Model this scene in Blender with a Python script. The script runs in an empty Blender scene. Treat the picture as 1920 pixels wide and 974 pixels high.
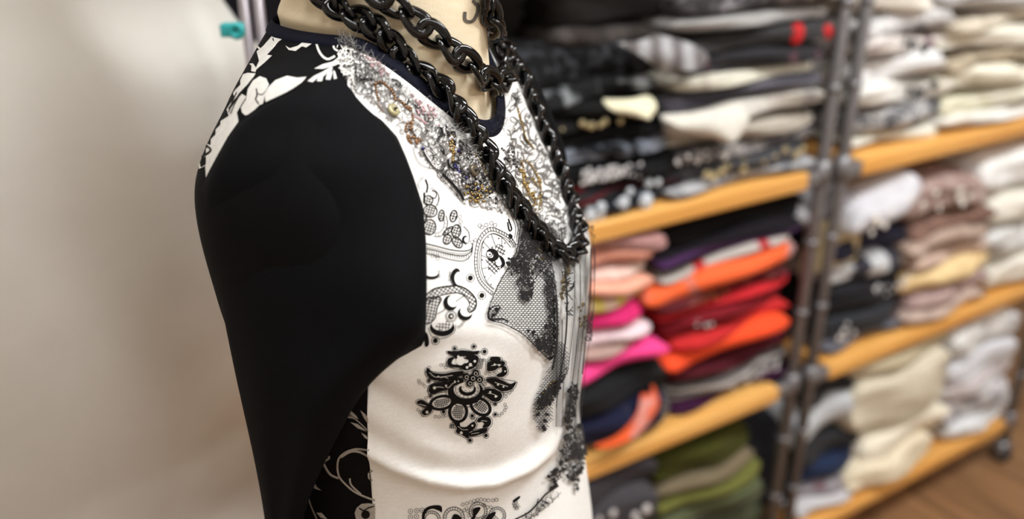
import bpy, bmesh, math, random
import numpy as np
from mathutils import Vector, Matrix, noise
from mathutils.bvhtree import BVHTree
from mathutils.geometry import delaunay_2d_cdt

random.seed(7)
rng = np.random.default_rng(7)
SC = bpy.context.scene
COL = SC.collection
R = math.radians

# ------------------------------------------------------------------ camera
H = 1.366                        # lens height above the floor
FPX = 1650.0                     # focal length in pixels of the 1920 x 974 frame
PITCH = R(23.0)
CP, SP = math.cos(PITCH), math.sin(PITCH)
cam_data = bpy.data.cameras.new('camera')
cam = bpy.data.objects.new('camera', cam_data)
COL.objects.link(cam)
cam.location = (0, 0, H)
cam.rotation_euler = (R(90) - PITCH, 0, 0)
cam_data.sensor_width = 36.0
cam_data.sensor_fit = 'HORIZONTAL'
cam_data.lens = FPX / 1920 * 36
cam_data.clip_start = 0.02
cam_data.dof.use_dof = True
cam_data.dof.focus_distance = 0.535
cam_data.dof.aperture_fstop = 3.1
SC.camera = cam

# ------------------------------------------------------------------ light and exposure
SC.view_settings.view_transform = 'Standard'
SC.view_settings.look = 'None'
SC.view_settings.gamma = 1.0
SC.view_settings.use_curve_mapping = False
SC.view_settings.exposure = 0.0
world = bpy.data.worlds.new('world')
SC.world = world
world.use_nodes = True
world.node_tree.nodes['Background'].inputs[0].default_value = (1.0, 0.96, 0.9, 1)
world.node_tree.nodes['Background'].inputs[1].default_value = 0.05
LAMP_W = 24.5                    # watts of each ceiling panel

# ------------------------------------------------------------------ helpers
def srgb(c):
    if isinstance(c, str):
        c = tuple(int(c[i:i + 2], 16) for i in (0, 2, 4))
    out = []
    for v in c[:3]:
        v /= 255.0
        out.append(v / 12.92 if v <= 0.04045 else ((v + 0.055) / 1.055) ** 2.4)
    return tuple(out) + (1.0,)

def pix_ray(x, y):
    u, v = x - 960.0, y - 487.0
    return Vector((u, FPX * CP - v * SP, -FPX * SP - v * CP)) / FPX

def to_pix(p):
    X, Y, Z = p[0], p[1], p[2] - H
    d = Y * CP - Z * SP
    return 960 + FPX * X / d, 487 - FPX * (Y * SP + Z * CP) / d

EYE = Vector((0, 0, H))

def tag(o, label=None, cat=None, group=None, kind=None):
    if label: o['label'] = label
    if cat: o['category'] = cat
    if group: o['group'] = group
    if kind: o['kind'] = kind
    return o

def empty(name, loc=(0, 0, 0), label=None, cat=None, group=None, kind=None):
    o = bpy.data.objects.new(name, None)
    o.empty_display_size = 0.05
    COL.objects.link(o)
    o.location = loc
    return tag(o, label, cat, group, kind)

def mesh_obj(name, verts, faces, material, parent=None, smooth=True):
    me = bpy.data.meshes.new(name)
    me.from_pydata([tuple(v) for v in verts], [], faces)
    me.update()
    if smooth:
        me.polygons.foreach_set('use_smooth', [True] * len(me.polygons))
    me.materials.append(material)
    o = bpy.data.objects.new(name, me)
    COL.objects.link(o)
    if parent is not None:
        o.parent = parent
        o.matrix_parent_inverse = Matrix.Translation(-Vector(parent.location)) if parent.type == 'EMPTY' and parent.parent is None and tuple(parent.rotation_euler) == (0, 0, 0) else Matrix.Identity(4)
    return o

class MB:
    """collects simple solids into one mesh"""
    def __init__(s): s.v, s.f = [], []
    def add(s, vs, fs):
        b = len(s.v)
        s.v += [Vector(v) for v in vs]
        s.f += [tuple(i + b for i in f) for f in fs]
    def box(s, c, size, M=None, bev=0.0):
        bm = bmesh.new()
        bmesh.ops.create_cube(bm, size=1.0)
        for v in bm.verts:
            v.co = Vector((v.co.x * size[0], v.co.y * size[1], v.co.z * size[2]))
        if bev:
            bmesh.ops.bevel(bm, geom=bm.edges[:], offset=bev, segments=2, affect='EDGES', profile=0.6)
        vs = [(M @ v.co if M else v.co) + Vector(c) for v in bm.verts]
        bm.verts.index_update()
        s.add(vs, [[v.index for v in f.verts] for f in bm.faces])
        bm.free()
    def tube(s, pts, rad, n=10, cap=True):
        pts = [Vector(p) for p in pts]
        rads = rad if isinstance(rad, (list, tuple)) else [rad] * len(pts)
        vs, fs = [], []
        prev = None
        for i, p in enumerate(pts):
            t = (pts[min(i + 1, len(pts) - 1)] - pts[max(i - 1, 0)]).normalized()
            a = prev if prev is not None else (Vector((0, 0, 1)) if abs(t.z) < .9 else Vector((1, 0, 0)))
            a = (a - t * a.dot(t)).normalized()
            prev = a
            b = t.cross(a)
            for k in range(n):
                q = 2 * math.pi * k / n
                vs.append(p + (a * math.cos(q) + b * math.sin(q)) * rads[i])
        for i in range(len(pts) - 1):
            for k in range(n):
                k2 = (k + 1) % n
                fs.append((i * n + k, i * n + k2, (i + 1) * n + k2, (i + 1) * n + k))
        if cap:
            fs.append(tuple(range(n - 1, -1, -1)))
            fs.append(tuple((len(pts) - 1) * n + k for k in range(n)))
        s.add(vs, fs)
    def lathe(s, c, prof, n=32):
        vs, fs = [], []
        for (r_, z) in prof:
            for k in range(n):
                q = 2 * math.pi * k / n
                vs.append((c[0] + r_ * math.cos(q), c[1] + r_ * math.sin(q), c[2] + z))
        for i in range(len(prof) - 1):
            for k in range(n):
                k2 = (k + 1) % n
                fs.append((i * n + k, i * n + k2, (i + 1) * n + k2, (i + 1) * n + k))
        fs.append(tuple(range(n - 1, -1, -1)))
        fs.append(tuple((len(prof) - 1) * n + k for k in range(n)))
        s.add(vs, fs)
    def ball(s, c, rad, seg=8, rings=5, sq=(1, 1, 1)):
        vs = [(c[0], c[1], c[2] + rad * sq[2])]
        fs = []
        for i in range(1, rings):
            th = math.pi * i / rings
            for k in range(seg):
                q = 2 * math.pi * k / seg
                vs.append((c[0] + rad * sq[0] * math.sin(th) * math.cos(q), c[1] + rad * sq[1] * math.sin(th) * math.sin(q), c[2] + rad * sq[2] * math.cos(th)))
        vs.append((c[0], c[1], c[2] - rad * sq[2]))
        last = len(vs) - 1
        for k in range(seg):
            k2 = (k + 1) % seg
            fs.append((0, 1 + k, 1 + k2))
            fs.append((last, last - seg + k2, last - seg + k))
            for i in range(rings - 2):
                a = 1 + i * seg
                fs.append((a + k, a + seg + k, a + seg + k2, a + k2))
        s.add(vs, fs)
    def build(s, name, material, parent=None, smooth=True):
        return mesh_obj(name, s.v, s.f, material, parent, smooth)

# ------------------------------------------------------------------ materials (all procedural)
MATS = {}
def nodes(m):
    m.use_nodes = True
    nt = m.node_tree
    return nt, nt.nodes['Principled BSDF']

def N(nt, typ, **kw):
    n = nt.nodes.new(typ)
    for k, v in kw.items():
        if k.startswith('i_'):
            n.inputs[k[2:].replace('_', ' ')].default_value = v
        else:
            setattr(n, k, v)
    return n

def ramp(nt, fac, stops, interp='LINEAR'):
    r_ = nt.nodes.new('ShaderNodeValToRGB')
    r_.color_ramp.interpolation = interp
    el = r_.color_ramp.elements
    while len(el) < len(stops): el.new(0.5)
    for e, (p, c) in zip(el, stops):
        e.position = p
        e.color = c
    nt.links.new(fac, r_.inputs[0])
    return r_.outputs[0]

def coord(nt, scale=(1, 1, 1), rot=(0, 0, 0)):
    tc = nt.nodes.new('ShaderNodeTexCoord')
    mp = nt.nodes.new('ShaderNodeMapping')
    mp.inputs['Scale'].default_value = scale
    mp.inputs['Rotation'].default_value = rot
    nt.links.new(tc.outputs['Object'], mp.inputs[0])
    return mp.outputs[0]

def bump(nt, bsdf, height, strength=0.3, dist=0.001):
    b = nt.nodes.new('ShaderNodeBump')
    b.inputs['Strength'].default_value = strength
    b.inputs['Distance'].default_value = dist
    nt.links.new(height, b.inputs['Height'])
    nt.links.new(b.outputs[0], bsdf.inputs['Normal'])

def plain(name, c, rough=0.6, metal=0.0, spec=0.5, var=0.08, nscale=30.0, coat=0.0):
    """one colour with a little drift in it"""
    if name in MATS: return MATS[name]
    m = bpy.data.materials.new(name)
    nt, b = nodes(m)
    c = srgb(c)
    nz = N(nt, 'ShaderNodeTexNoise', i_Scale=nscale, i_Detail=3.0)
    nt.links.new(coord(nt), nz.inputs['Vector'])
    lo = tuple(v * (1 - var) for v in c[:3]) + (1,)
    hi = tuple(min(1, v * (1 + var)) for v in c[:3]) + (1,)
    nt.links.new(ramp(nt, nz.outputs[0], [(0.3, lo), (0.7, hi)]), b.inputs['Base Color'])
    b.inputs['Roughness'].default_value = rough
    b.inputs['Metallic'].default_value = metal
    b.inputs['Specular IOR Level'].default_value = spec
    b.inputs['Coat Weight'].default_value = coat
    MATS[name] = m
    return m

def cloth(name, c, c2=None, kind='plain', scale=60.0, rough=0.85, sheen=0.03, thr=0.5, stretch=(1, 1, 1), soft=0.06, weave=700.0, bs=0.25, c3=None, spec=.14):
    if name in MATS: return MATS[name]
    m = bpy.data.materials.new(name)
    nt, b = nodes(m)
    a = srgb(c)
    vec = coord(nt, stretch)
    if c2 is None:
        nz = N(nt, 'ShaderNodeTexNoise', i_Scale=scale, i_Detail=4.0)
        nt.links.new(vec, nz.inputs['Vector'])
        col = ramp(nt, nz.outputs[0], [(0.3, tuple(v * .9 for v in a[:3]) + (1,)), (0.7, tuple(min(1, v * 1.07) for v in a[:3]) + (1,))])
    else:
        d = srgb(c2)
        if kind == 'stripe':
            w = N(nt, 'ShaderNodeTexWave', i_Scale=scale, i_Distortion=1.2, i_Detail=1.0)
            w.bands_direction = 'Z'
            nt.links.new(vec, w.inputs['Vector'])
            src = w.outputs['Fac']
        elif kind == 'stripex':
            w = N(nt, 'ShaderNodeTexWave', i_Scale=scale, i_Distortion=2.5, i_Detail=2.0)
            w.bands_direction = 'X'
            nt.links.new(vec, w.inputs['Vector'])
            src = w.outputs['Fac']
        elif kind == 'cells':
            w = N(nt, 'ShaderNodeTexVoronoi', i_Scale=scale)
            nt.links.new(vec, w.inputs['Vector'])
            src = w.outputs['Distance']
        else:
            w = N(nt, 'ShaderNodeTexNoise', i_Scale=scale, i_Detail=3.0, i_Distortion=0.8)
            nt.links.new(vec, w.inputs['Vector'])
            src = w.outputs[0]
        stops = [(max(0, thr - soft), a), (min(1, thr + soft), d)]
        if c3 is not None: stops.append((min(1, thr + soft + .14), srgb(c3)))
        col = ramp(nt, src, stops)
    nt.links.new(col, b.inputs['Base Color'])
    b.inputs['Roughness'].default_value = rough
    b.inputs['Specular IOR Level'].default_value = spec
    b.inputs['Sheen Weight'].default_value = sheen
    wv = N(nt, 'ShaderNodeTexNoise', i_Scale=weave, i_Detail=2.0)
    nt.links.new(coord(nt), wv.inputs['Vector'])
    bump(nt, b, wv.outputs[0], bs, 0.0006)
    MATS[name] = m
    return m

def wood(name, c1, c2, along='X', rough=0.35, scale=14.0):
    if name in MATS: return MATS[name]
    m = bpy.data.materials.new(name)
    nt, b = nodes(m)
    st = {'X': (0.06, 1, 1), 'Y': (1, 0.06, 1), 'Z': (1, 1, 0.06)}[along]
    vec = coord(nt, st)
    nz = N(nt, 'ShaderNodeTexNoise', i_Scale=scale * 4, i_Detail=6.0, i_Distortion=0.6)
    nt.links.new(vec, nz.inputs['Vector'])
    oi = nt.nodes.new('ShaderNodeObjectInfo')
    add = N(nt, 'ShaderNodeMath', operation='MULTIPLY_ADD')
    nt.links.new(oi.outputs['Random'], add.inputs[0])
    add.inputs[1].default_value = 0.22
    nt.links.new(nz.outputs[0], add.inputs[2])
    nt.links.new(ramp(nt, add.outputs[0], [(0.38, srgb(c1)), (0.78, srgb(c2))]), b.inputs['Base Color'])
    b.inputs['Roughness'].default_value = rough
    bump(nt, b, nz.outputs[0], 0.15, 0.001)
    MATS[name] = m
    return m

# ------------------------------------------------------------------ the shelf's own axes
SCL = 1.2
SH_YAW = R(57.5)
DX = Vector((math.sin(SH_YAW), math.cos(SH_YAW), 0))          # along the shelf, to the right
DN = Vector((-math.cos(SH_YAW), math.sin(SH_YAW), 0))         # into the shelf
P0 = Vector((0.476, 1.2, 0)) * SCL                            # foot of the middle post
SHROT = math.atan2(DX.y, DX.x)

def W(t, s, z):
    p = P0 + DX * t + DN * s
    return Vector((p.x, p.y, z))

def px_front(x, y, s=0.0):
    """point of the shelf front plane (depth s) behind a pixel: (t, z)"""
    d = pix_ray(x, y)
    k = (P0.dot(DN) + s) / d.dot(DN)
    q = EYE + d * k
    return (q - P0).dot(DX), q.z

def t_at(x, z, s=0.0):
    lo, hi = -1.3, 2.5
    for _ in range(40):
        mid = (lo + hi) / 2
        if to_pix(W(mid, s, z))[0] < x: lo = mid
        else: hi = mid
    return (lo + hi) / 2

# ------------------------------------------------------------------ room
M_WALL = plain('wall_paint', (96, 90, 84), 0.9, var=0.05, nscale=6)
M_WALL_LIGHT = plain('wall_paint_light', (214, 205, 192), 0.9, var=0.04, nscale=5)
M_CEIL = plain('ceiling_paint', (232, 228, 220), 0.9, var=0.03, nscale=5)
M_SUB = plain('subfloor', (60, 42, 28), 0.9)
M_PLANK = wood('plank_wood', (112, 80, 54), (158, 118, 80), 'Y', 0.45)
M_SHELF = wood('shelf_wood', (218, 152, 72), (238, 184, 106), 'X', 0.38)
M_STEEL = plain('post_steel', (128, 126, 128), 0.35, 0.35, var=0.05)
M_STEEL_L = plain('bracket_steel', (150, 150, 152), 0.4, 0.7, var=0.05)
M_RUBBER = plain('caster_rubber', (38, 42, 52), 0.6)
M_LAMP_HOUSE = plain('lamp_housing', (235, 235, 232), 0.5, var=0.02)

T0, T1, S0, S1, ZC_ = -2.3, 2.0, -2.6, 0.80, 2.62
def shelf_frame(name, kind=None, loc=None):
    o = empty(name, P0 if loc is None else loc)
    o.rotation_euler = (0, 0, SHROT)
    if kind: o['kind'] = kind
    return o

def slab(name, c, size, m, rot=SHROT):
    mb = MB(); mb.box((0, 0, 0), size)
    o = mb.build(name, m, smooth=False)
    o.location = c; o.rotation_euler = (0, 0, rot); o['kind'] = 'structure'
    return o

tm, sm_ = (T0 + T1) / 2, (S0 + S1) / 2
floor = slab('floor', W(tm, sm_, -0.03), (T1 - T0, S1 - S0, 0.02), M_SUB)
slab('ceiling', W(tm, sm_, ZC_ + 0.03), (T1 - T0, S1 - S0, 0.06), M_CEIL)
slab('wall_back', W(tm, S1 + 0.03, ZC_ / 2), (T1 - T0, 0.06, ZC_), M_WALL)
slab('wall_front', W(tm, S0 - 0.03, ZC_ / 2), (T1 - T0, 0.06, ZC_), M_WALL_LIGHT)
slab('wall_left', W(T0 - 0.03, sm_, ZC_ / 2), (0.06, S1 - S0, ZC_), M_WALL_LIGHT)
slab('wall_right', W(T1 + 0.03, sm_, ZC_ / 2), (0.06, S1 - S0, ZC_), M_WALL_LIGHT)

pw, pl = 0.085, 1.04
mb = MB(); mb.box((0, 0, 0), (pw - 0.002, pl - 0.002, 0.02), bev=0.0012)
plank0 = None
ncol = int((T1 - T0) / pw)
for i in range(ncol):
    x = T0 + pw * (i + .5) - tm
    off = [0, .45, .2, .7][i % 4] * pl
    y = S0 - sm_ - off
    while y < S1 - sm_:
        ya, yb = max(y, S0 - sm_), min(y + pl, S1 - sm_)
        if yb - ya > 0.12:
            if plank0 is None:
                o = mb.build('plank', M_PLANK, floor, smooth=False); plank0 = o
            else:
                o = plank0.copy(); COL.objects.link(o); o.parent = floor
            o.location = (x, (ya + yb) / 2, 0.02)
            o.scale = (1, (yb - ya) / pl, 1)
        y += pl

# ceiling lamps: recessed light panels, the room's only light
def ceiling_lamp(t, s, label, watts, lx=1.15, ly=0.28):
    root = empty('ceiling_lamp', W(t, s, ZC_ - 0.05), label, 'lamp', 'ceiling light panels')
    root.rotation_euler = (0, 0, SHROT)
    f = MB()
    for sx in (-1, 1): f.box((sx * (lx / 2 + .012), 0, 0.02), (.024, ly + .048, .06))
    for sy in (-1, 1): f.box((0, sy * (ly / 2 + .012), 0.02), (lx, .024, .06))
    f.box((0, 0, 0.045), (lx, ly, .01))
    f.build('housing', M_LAMP_HOUSE, root, smooth=False)
    L = bpy.data.lights.new('lamp_light', 'AREA')
    L.shape = 'RECTANGLE'; L.size = lx; L.size_y = ly
    L.energy = watts; L.color = (0.97, 0.985, 1.0)
    lo = bpy.data.objects.new('lamp_light', L)
    COL.objects.link(lo); lo.parent = root
    lo.location = (0, 0, 0.03)
ceiling_lamp(-1.35, -0.75, 'white ceiling light panel above the aisle, beside the dress form', LAMP_W * .72)
ceiling_lamp(0.2, -0.95, 'white ceiling light panel in front of the two shelving units', LAMP_W * 1.7)
ceiling_lamp(-0.6, -1.95, 'white ceiling light panel near the front wall of the shop', LAMP_W)

# ------------------------------------------------------------------ shelving
zA = px_front(1521, 324)[1]
zB = px_front(1471, 724)[1]
zC = px_front(1900, 785)[1]
BT = 0.030
zD = zA + (zA - zB)  # topmost board, out of view, added to shade the clothes below it
tP1, tP2 = t_at(1572, 1.05), t_at(1611, 1.05)
tLr = t_at(1519, zA) ; tRl = t_at(1622, zA)
tEnd = t_at(1903, zC)
DEP = 0.40
tLl = -0.86

def shelving(label, ta, tb, posts, name='shelving_unit'):
    base = W((ta + tb) / 2, 0, 0)
    root = empty(name, base, label, 'shelf', 'shelving units full of folded clothes')
    root.rotation_euler = (0, 0, SHROT)
    c = (ta + tb) / 2
    for z in (zC, zB, zA, zD):
        b = MB(); b.box((0, DEP / 2, z - BT / 2), (tb - ta, DEP, BT), bev=0.004)
        o = b.build('shelf_board', M_SHELF, root)
        for sx, tp in ((-1, posts[0]), (1, posts[1])):
            e = ta if sx < 0 else tb
            for sy in (0.012, DEP - 0.012):
                br = MB()
                xm, wd = ((tp + e) / 2 - c), abs(tp - e) + 0.012
                br.box((xm, sy, z - BT / 2 - 0.001), (wd, 0.018, BT * .8), bev=0.004)
                br.tube([(tp - c, sy, z - 0.03), (tp - c, sy, z + 0.012)], 0.0145, 14)
                br.build('shelf_bracket', M_STEEL, o)
    for tp in posts:
        for sy in (0.012, DEP - 0.012):
            p = MB()
            p.tube([(tp - c, sy, 0.052), (tp - c, sy, 1.98)], 0.0105, 14)
            for k in range(14):
                z = 0.12 + k * 0.135
                p.tube([(tp - c, sy, z - .006), (tp - c, sy, z + .006)], 0.0125, 14)
            po = p.build('post', M_STEEL, root)
            w = MB()
            w.tube([(tp - c - .010, sy, 0.024), (tp - c + .010, sy, 0.024)], 0.024, 20)
            w.build('caster_wheel', M_RUBBER, po)
            w = MB()
            for q in (-.016, .016): w.box((tp - c + q, sy, 0.038), (.003, .026, .036))
            w.box((tp - c, sy, 0.055), (.036, .034, .006))
            w.build('caster_fork', M_STEEL_L, po)
    return root
shelving('wooden shelving unit with steel posts standing behind the dressed bust', tLl, tLr, (tLl - 0.03, tP1))
shelving('wooden shelving unit with steel posts at the right, holding mostly white and cream clothes', tRl, tEnd - 0.035, (tP2, tEnd))

# kraft tag tied between the two posts
mb = MB()
ta_, z1 = px_front(1512, 425, 0.035); tb_, z2 = px_front(1604, 487, 0.035)
mb.box((0, 0, 0), (tb_ - ta_, 0.004, z1 - z2), bev=0.001)
o = mb.build('paper_tag', plain('kraft_paper', (206, 188, 146), 0.8, var=0.08), smooth=False)
o.location = W((ta_ + tb_) / 2, 0.035, (z1 + z2) / 2); o.rotation_euler = (0, 0, SHROT)
tag(o, 'beige paper tag hung behind the two steel posts', 'tag')

# ------------------------------------------------------------------ folded clothes
def garment_mesh(w, h, D, layers, groove, rough, seed, wave=0.0, tilt=0.0, endr=0.35, bulge=0.0):
    nx, npf = 30, 44
    vs, fs = [], []
    rs = random.Random(seed)
    ph = rs.uniform(0, 6.28)
    for i in range(nx + 1):
        xf = i / nx
        x = (xf - .5) * w
        e = min(xf, 1 - xf) * 2                    # 0 at the ends
        k = min(1.0, e / max(endr, .01))
        close = (1 - (1 - k) ** 2.6) ** (1 / 2.6)
        if i in (0, nx): close = 0.30
        for j in range(npf):
            q = 2 * math.pi * j / npf
            cy, cz = math.cos(q), math.sin(q)
            sy = math.copysign(abs(cy) ** 0.42, cy)
            sz = math.copysign(abs(cz) ** 0.62, cz)
            zf = 0.5 + 0.5 * sz
            front = max(0.0, -sy)
            g_ = groove * (1 - abs(math.sin(math.pi * layers * zf + .3 * math.sin(3 * xf + ph))) ** .55)
            y = D / 2 + D / 2 * sy * (0.93 + 0.07 * close) + front * (g_ + 0.010 * math.sin(2.3 * xf * 3 + ph + zf * 2))
            z = h * (0.5 + 0.5 * sz * close)
            p = Vector((x * 6 + seed, y * 6, z * 14 + seed * .7))
            nz = noise.noise(p) * rough + noise.noise(p * 3.1) * rough * .45
            xo = x + (1 - close) * 0 + math.copysign(1, x) * (g_ * -0.8 * (1 - k))
            z += nz * .55 * (0.3 + 0.7 * (zf > .2))
            y -= front * (nz * 1.2 + bulge * close * math.sin(math.pi * zf))
            z += wave * math.sin(xf * 5.2 + .6) * (1 if front > .2 or sy > 0 else .8) + tilt * (xf - .5)
            vs.append((xo, y, z))
    for i in range(nx):
        for j in range(npf):
            j2 = (j + 1) % npf
            fs.append((i * npf + j, (i + 1) * npf + j, (i + 1) * npf + j2, i * npf + j2))
    fs.append(tuple(range(npf)))
    fs.append(tuple(nx * npf + j for j in range(npf - 1, -1, -1)))
    return vs, fs

GSEED = [11]
def garment(name, label, cat, group, rect, mat, s=0.014, D=0.31, layers=2, groove=0.010, rough=0.007, wave=0.0, tilt=0.0,
            bulge=0.004, floor_z=None, ceil=None, sparkle=None, grow=0.003):
    xL, xR, yT, yB = rect
    tq0, tq1 = px_front(xL, (yT + yB) / 2)[0], px_front(xR, (yT + yB) / 2)[0]
    if any(tq0 - .02 < tp < tq1 + .02 for tp in (tP1, tP2)): s = max(s, .030)
    xm = (xL + xR) / 2
    zt = px_front(xm, yT, s)[1]
    zb = px_front(xm, yB, s)[1]
    if floor_z is not None: zb = floor_z + 0.002
    zm = (zt + zb) / 2
    ta, tb = t_at(xL, zm, s), t_at(xR, zm, s)
    GSEED[0] += 3
    sd = GSEED[0]
    h = zt - zb + (grow if floor_z is None else 0)
    vs, fs = garment_mesh(tb - ta, h, D, layers, groove, rough, sd, wave, tilt, bulge=bulge)
    o = mesh_obj(name, vs, fs, mat)
    o.location = W((ta + tb) / 2, s, zb)
    o.rotation_euler = (0, 0, SHROT)
    tag(o, label, cat, group)
    if sparkle:
        n, m, rad, zone = sparkle[:4]
        rs = random.Random(sd)
        b = MB()
        w = tb - ta
        for _ in range(n):
            xf = rs.uniform(*zone)
            zf = rs.uniform(0.25, 0.75)
            q = rad * rs.uniform(.6, 1.3)
            b.ball((w * (xf - .5), -0.002 - bulge * .8 + rs.uniform(-.002, .003), h * zf + wave * math.sin(xf * 5.2 + .6) + tilt * (xf - .5)), q, 6, 4, (1, .6, 1))
        so = b.build(sparkle[4] if len(sparkle) > 4 else 'sequin_trim', m, o, smooth=False)
        so['kind'] = 'stuff'
    return o

M_CRYSTAL = plain('crystal', (236, 236, 238), 0.12, 0.3, var=0.02, coat=1.0)
M_GOLDSEQ = plain('gold_sequin', (206, 192, 150), 0.2, 0.5, var=0.1)
M_PEARL = plain('pearl', (240, 236, 228), 0.15, 0.0, var=0.02, coat=1.0)
M_PATCH = plain('white_patch', (200, 205, 212), 0.7, var=0.05)
C_ = lambda n, c, *a, **k: cloth('cloth_' + n, c, *a, **k)

ga = 'black clothes in the pile on the upper shelf, next to the dress form'
f = garment
# upper shelf, left unit, black pile
f('folded_shirt', 'dark jeans-like folded top with pale patches, lowest of the black pile', 'clothing', ga, (1040, 1262, 372, 424), C_('denimblack', (26, 28, 33), (120, 126, 136), 'noise', 34, thr=.64, soft=.05), floor_z=zA, sparkle=(9, M_PATCH, .010, (.2, .75), 'patch'))
f('folded_shirt', 'charcoal folded top with a dark red band, second from the bottom of the black pile', 'clothing', ga, (1050, 1288, 340, 378), C_('charred', (36, 35, 38), (88, 18, 24), 'stripe', 26, thr=.82), sparkle=(3, M_PATCH, .006, (.5, .8), 'patch'), s=.02)
f('folded_shirt', 'black folded top trimmed with a wide strip of crystals', 'clothing', ga, (1045, 1285, 302, 344), C_('blackb', (17, 17, 19)), sparkle=(90, M_CRYSTAL, .0032, (.16, .66), 'crystal_trim'), wave=.004)
f('folded_shirt', 'black folded top with a faded grey-blue front, above the crystal trimmed one', 'clothing', ga, (1040, 1268, 268, 306), C_('fadedblue', (22, 23, 26), (128, 134, 146), 'noise', 22, thr=.53, soft=.08))
f('folded_shirt', 'plain black folded top in the middle of the black pile', 'clothing', ga, (1020, 1262, 240, 272), C_('blackc', (19, 19, 21)), s=.024)
f('folded_shirt', 'black folded top with a row of gold specks', 'clothing', ga, (1010, 1250, 216, 244), C_('blackd', (21, 20, 20)), sparkle=(9, M_GOLDSEQ, .005, (.1, .6)))
f('folded_shirt', 'black folded top with a pale yellow collar hanging out', 'clothing', ga, (1000, 1246, 190, 220), C_('blacke', (15, 15, 16)), layers=1)
f('folded_shirt', 'black and grey patterned folded top under the black lace one', 'clothing', ga, (985, 1235, 160, 196), C_('blackgrey', (24, 25, 27), (138, 142, 144), 'noise', 20, thr=.58, soft=.07), wave=-.006)
f('folded_shirt', 'large black lace folded top near the top of the black pile', 'clothing', ga, (970, 1232, 92, 166), C_('blacklace', (14, 14, 16), (50, 52, 56), 'cells', 60, thr=.62, soft=.1), layers=3, rough=.012, s=.03)
f('folded_shirt', 'taupe folded top with a silvery end, topmost of the black pile', 'clothing', ga, (1040, 1250, 52, 98), C_('taupe', (50, 45, 42), (78, 72, 70), 'noise', 12), wave=.006, s=.05, layers=1)
f('folded_shirt', 'near-black folded sweater under the board, above the taupe top', 'clothing', ga, (1030, 1250, -40, 58), C_('soot', (26, 24, 22)), s=.06, layers=3)
gz = 'black clothes stacked behind the bust'
f('folded_sweater', 'black folded sweater seen between the bust and the black pile', 'clothing', gz, (760, 990, 100, 200), C_('soot2', (20, 19, 18)), s=.09, layers=3)
f('folded_sweater', 'brown-black folded sweater beside the neck of the dress form', 'clothing', gz, (760, 985, -60, 102), C_('soot3', (27, 25, 22)), s=.10, layers=4)
# silver scarf end
gb = 'grey and cream clothes in the second pile of the upper shelf'
f('folded_shirt', 'light grey folded top at the bottom of the grey and cream pile', 'clothing', gb, (1250, 1532, 322, 366), C_('lightgreyA', (172, 172, 174), (120, 122, 128), 'noise', 18, thr=.62), floor_z=zA)
f('folded_shirt', 'charcoal folded top with a row of gold studs', 'clothing', gb, (1262, 1530, 292, 326), C_('charcoalA', (74, 74, 78)), sparkle=(12, M_GOLDSEQ, .0075, (.2, .9)), tilt=.01)
f('folded_shirt', 'grey mottled folded top above the gold studded one', 'clothing', gb, (1255, 1535, 262, 296), C_('greymott', (150, 146, 144), (92, 90, 96), 'noise', 30), sparkle=(20, M_CRYSTAL, .004, (.0, .4)))
f('folded_shirt', 'beige-grey folded top below the drooping white sleeve', 'clothing', gb, (1248, 1540, 232, 266), C_('beigegrey', (176, 168, 156)), wave=.004)
f('folded_shirt', 'off-white folded top with a sleeve drooping over the pile', 'clothing', gb, (1246, 1545, 190, 236), C_('offwhite', (206, 202, 194), (150, 146, 142), 'noise', 12, thr=.6, soft=.12), s=.006, wave=-.005)
f('folded_sweater', 'slate grey folded sweater in the grey and cream pile', 'clothing', gb, (1240, 1545, 160, 194), C_('slate', (94, 92, 100), (58, 56, 64), 'stripe', 14, thr=.5, soft=.2), tilt=.012)
f('folded_shirt', 'ivory folded top under the charcoal sweaters', 'clothing', gb, (1262, 1530, 132, 164), C_('ivoryA', (212, 208, 192), (150, 136, 124), 'noise', 10, thr=.62, soft=.1))
f('folded_sweater', 'charcoal folded sweater with mauve flecks', 'clothing', gb, (1290, 1560, 92, 136), C_('charmauve', (46, 45, 48), (110, 74, 84), 'noise', 26, thr=.68), layers=2)
f('folded_sweater', 'charcoal folded sweater with bright red marks', 'clothing', gb, (1290, 1572, 52, 96), C_('charred2', (58, 57, 58)), sparkle=(3, plain('red_mark', (190, 22, 26), .7), .016, (.64, .97), 'red_mark'), tilt=.006)
f('folded_sweater', 'mid grey folded sweater with a light band', 'clothing', gb, (1270, 1565, 22, 58), C_('midgrey', (98, 96, 96), (168, 166, 164), 'stripe', 9, thr=.7, soft=.12))
f('folded_sweater', 'dark grey fleecy folded sweater at the top of the grey and cream pile', 'clothing', gb, (1275, 1570, -45, 28), C_('fleece', (62, 60, 62), (150, 146, 150), 'noise', 34, thr=.58, soft=.12), rough=.014, layers=3)
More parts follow.
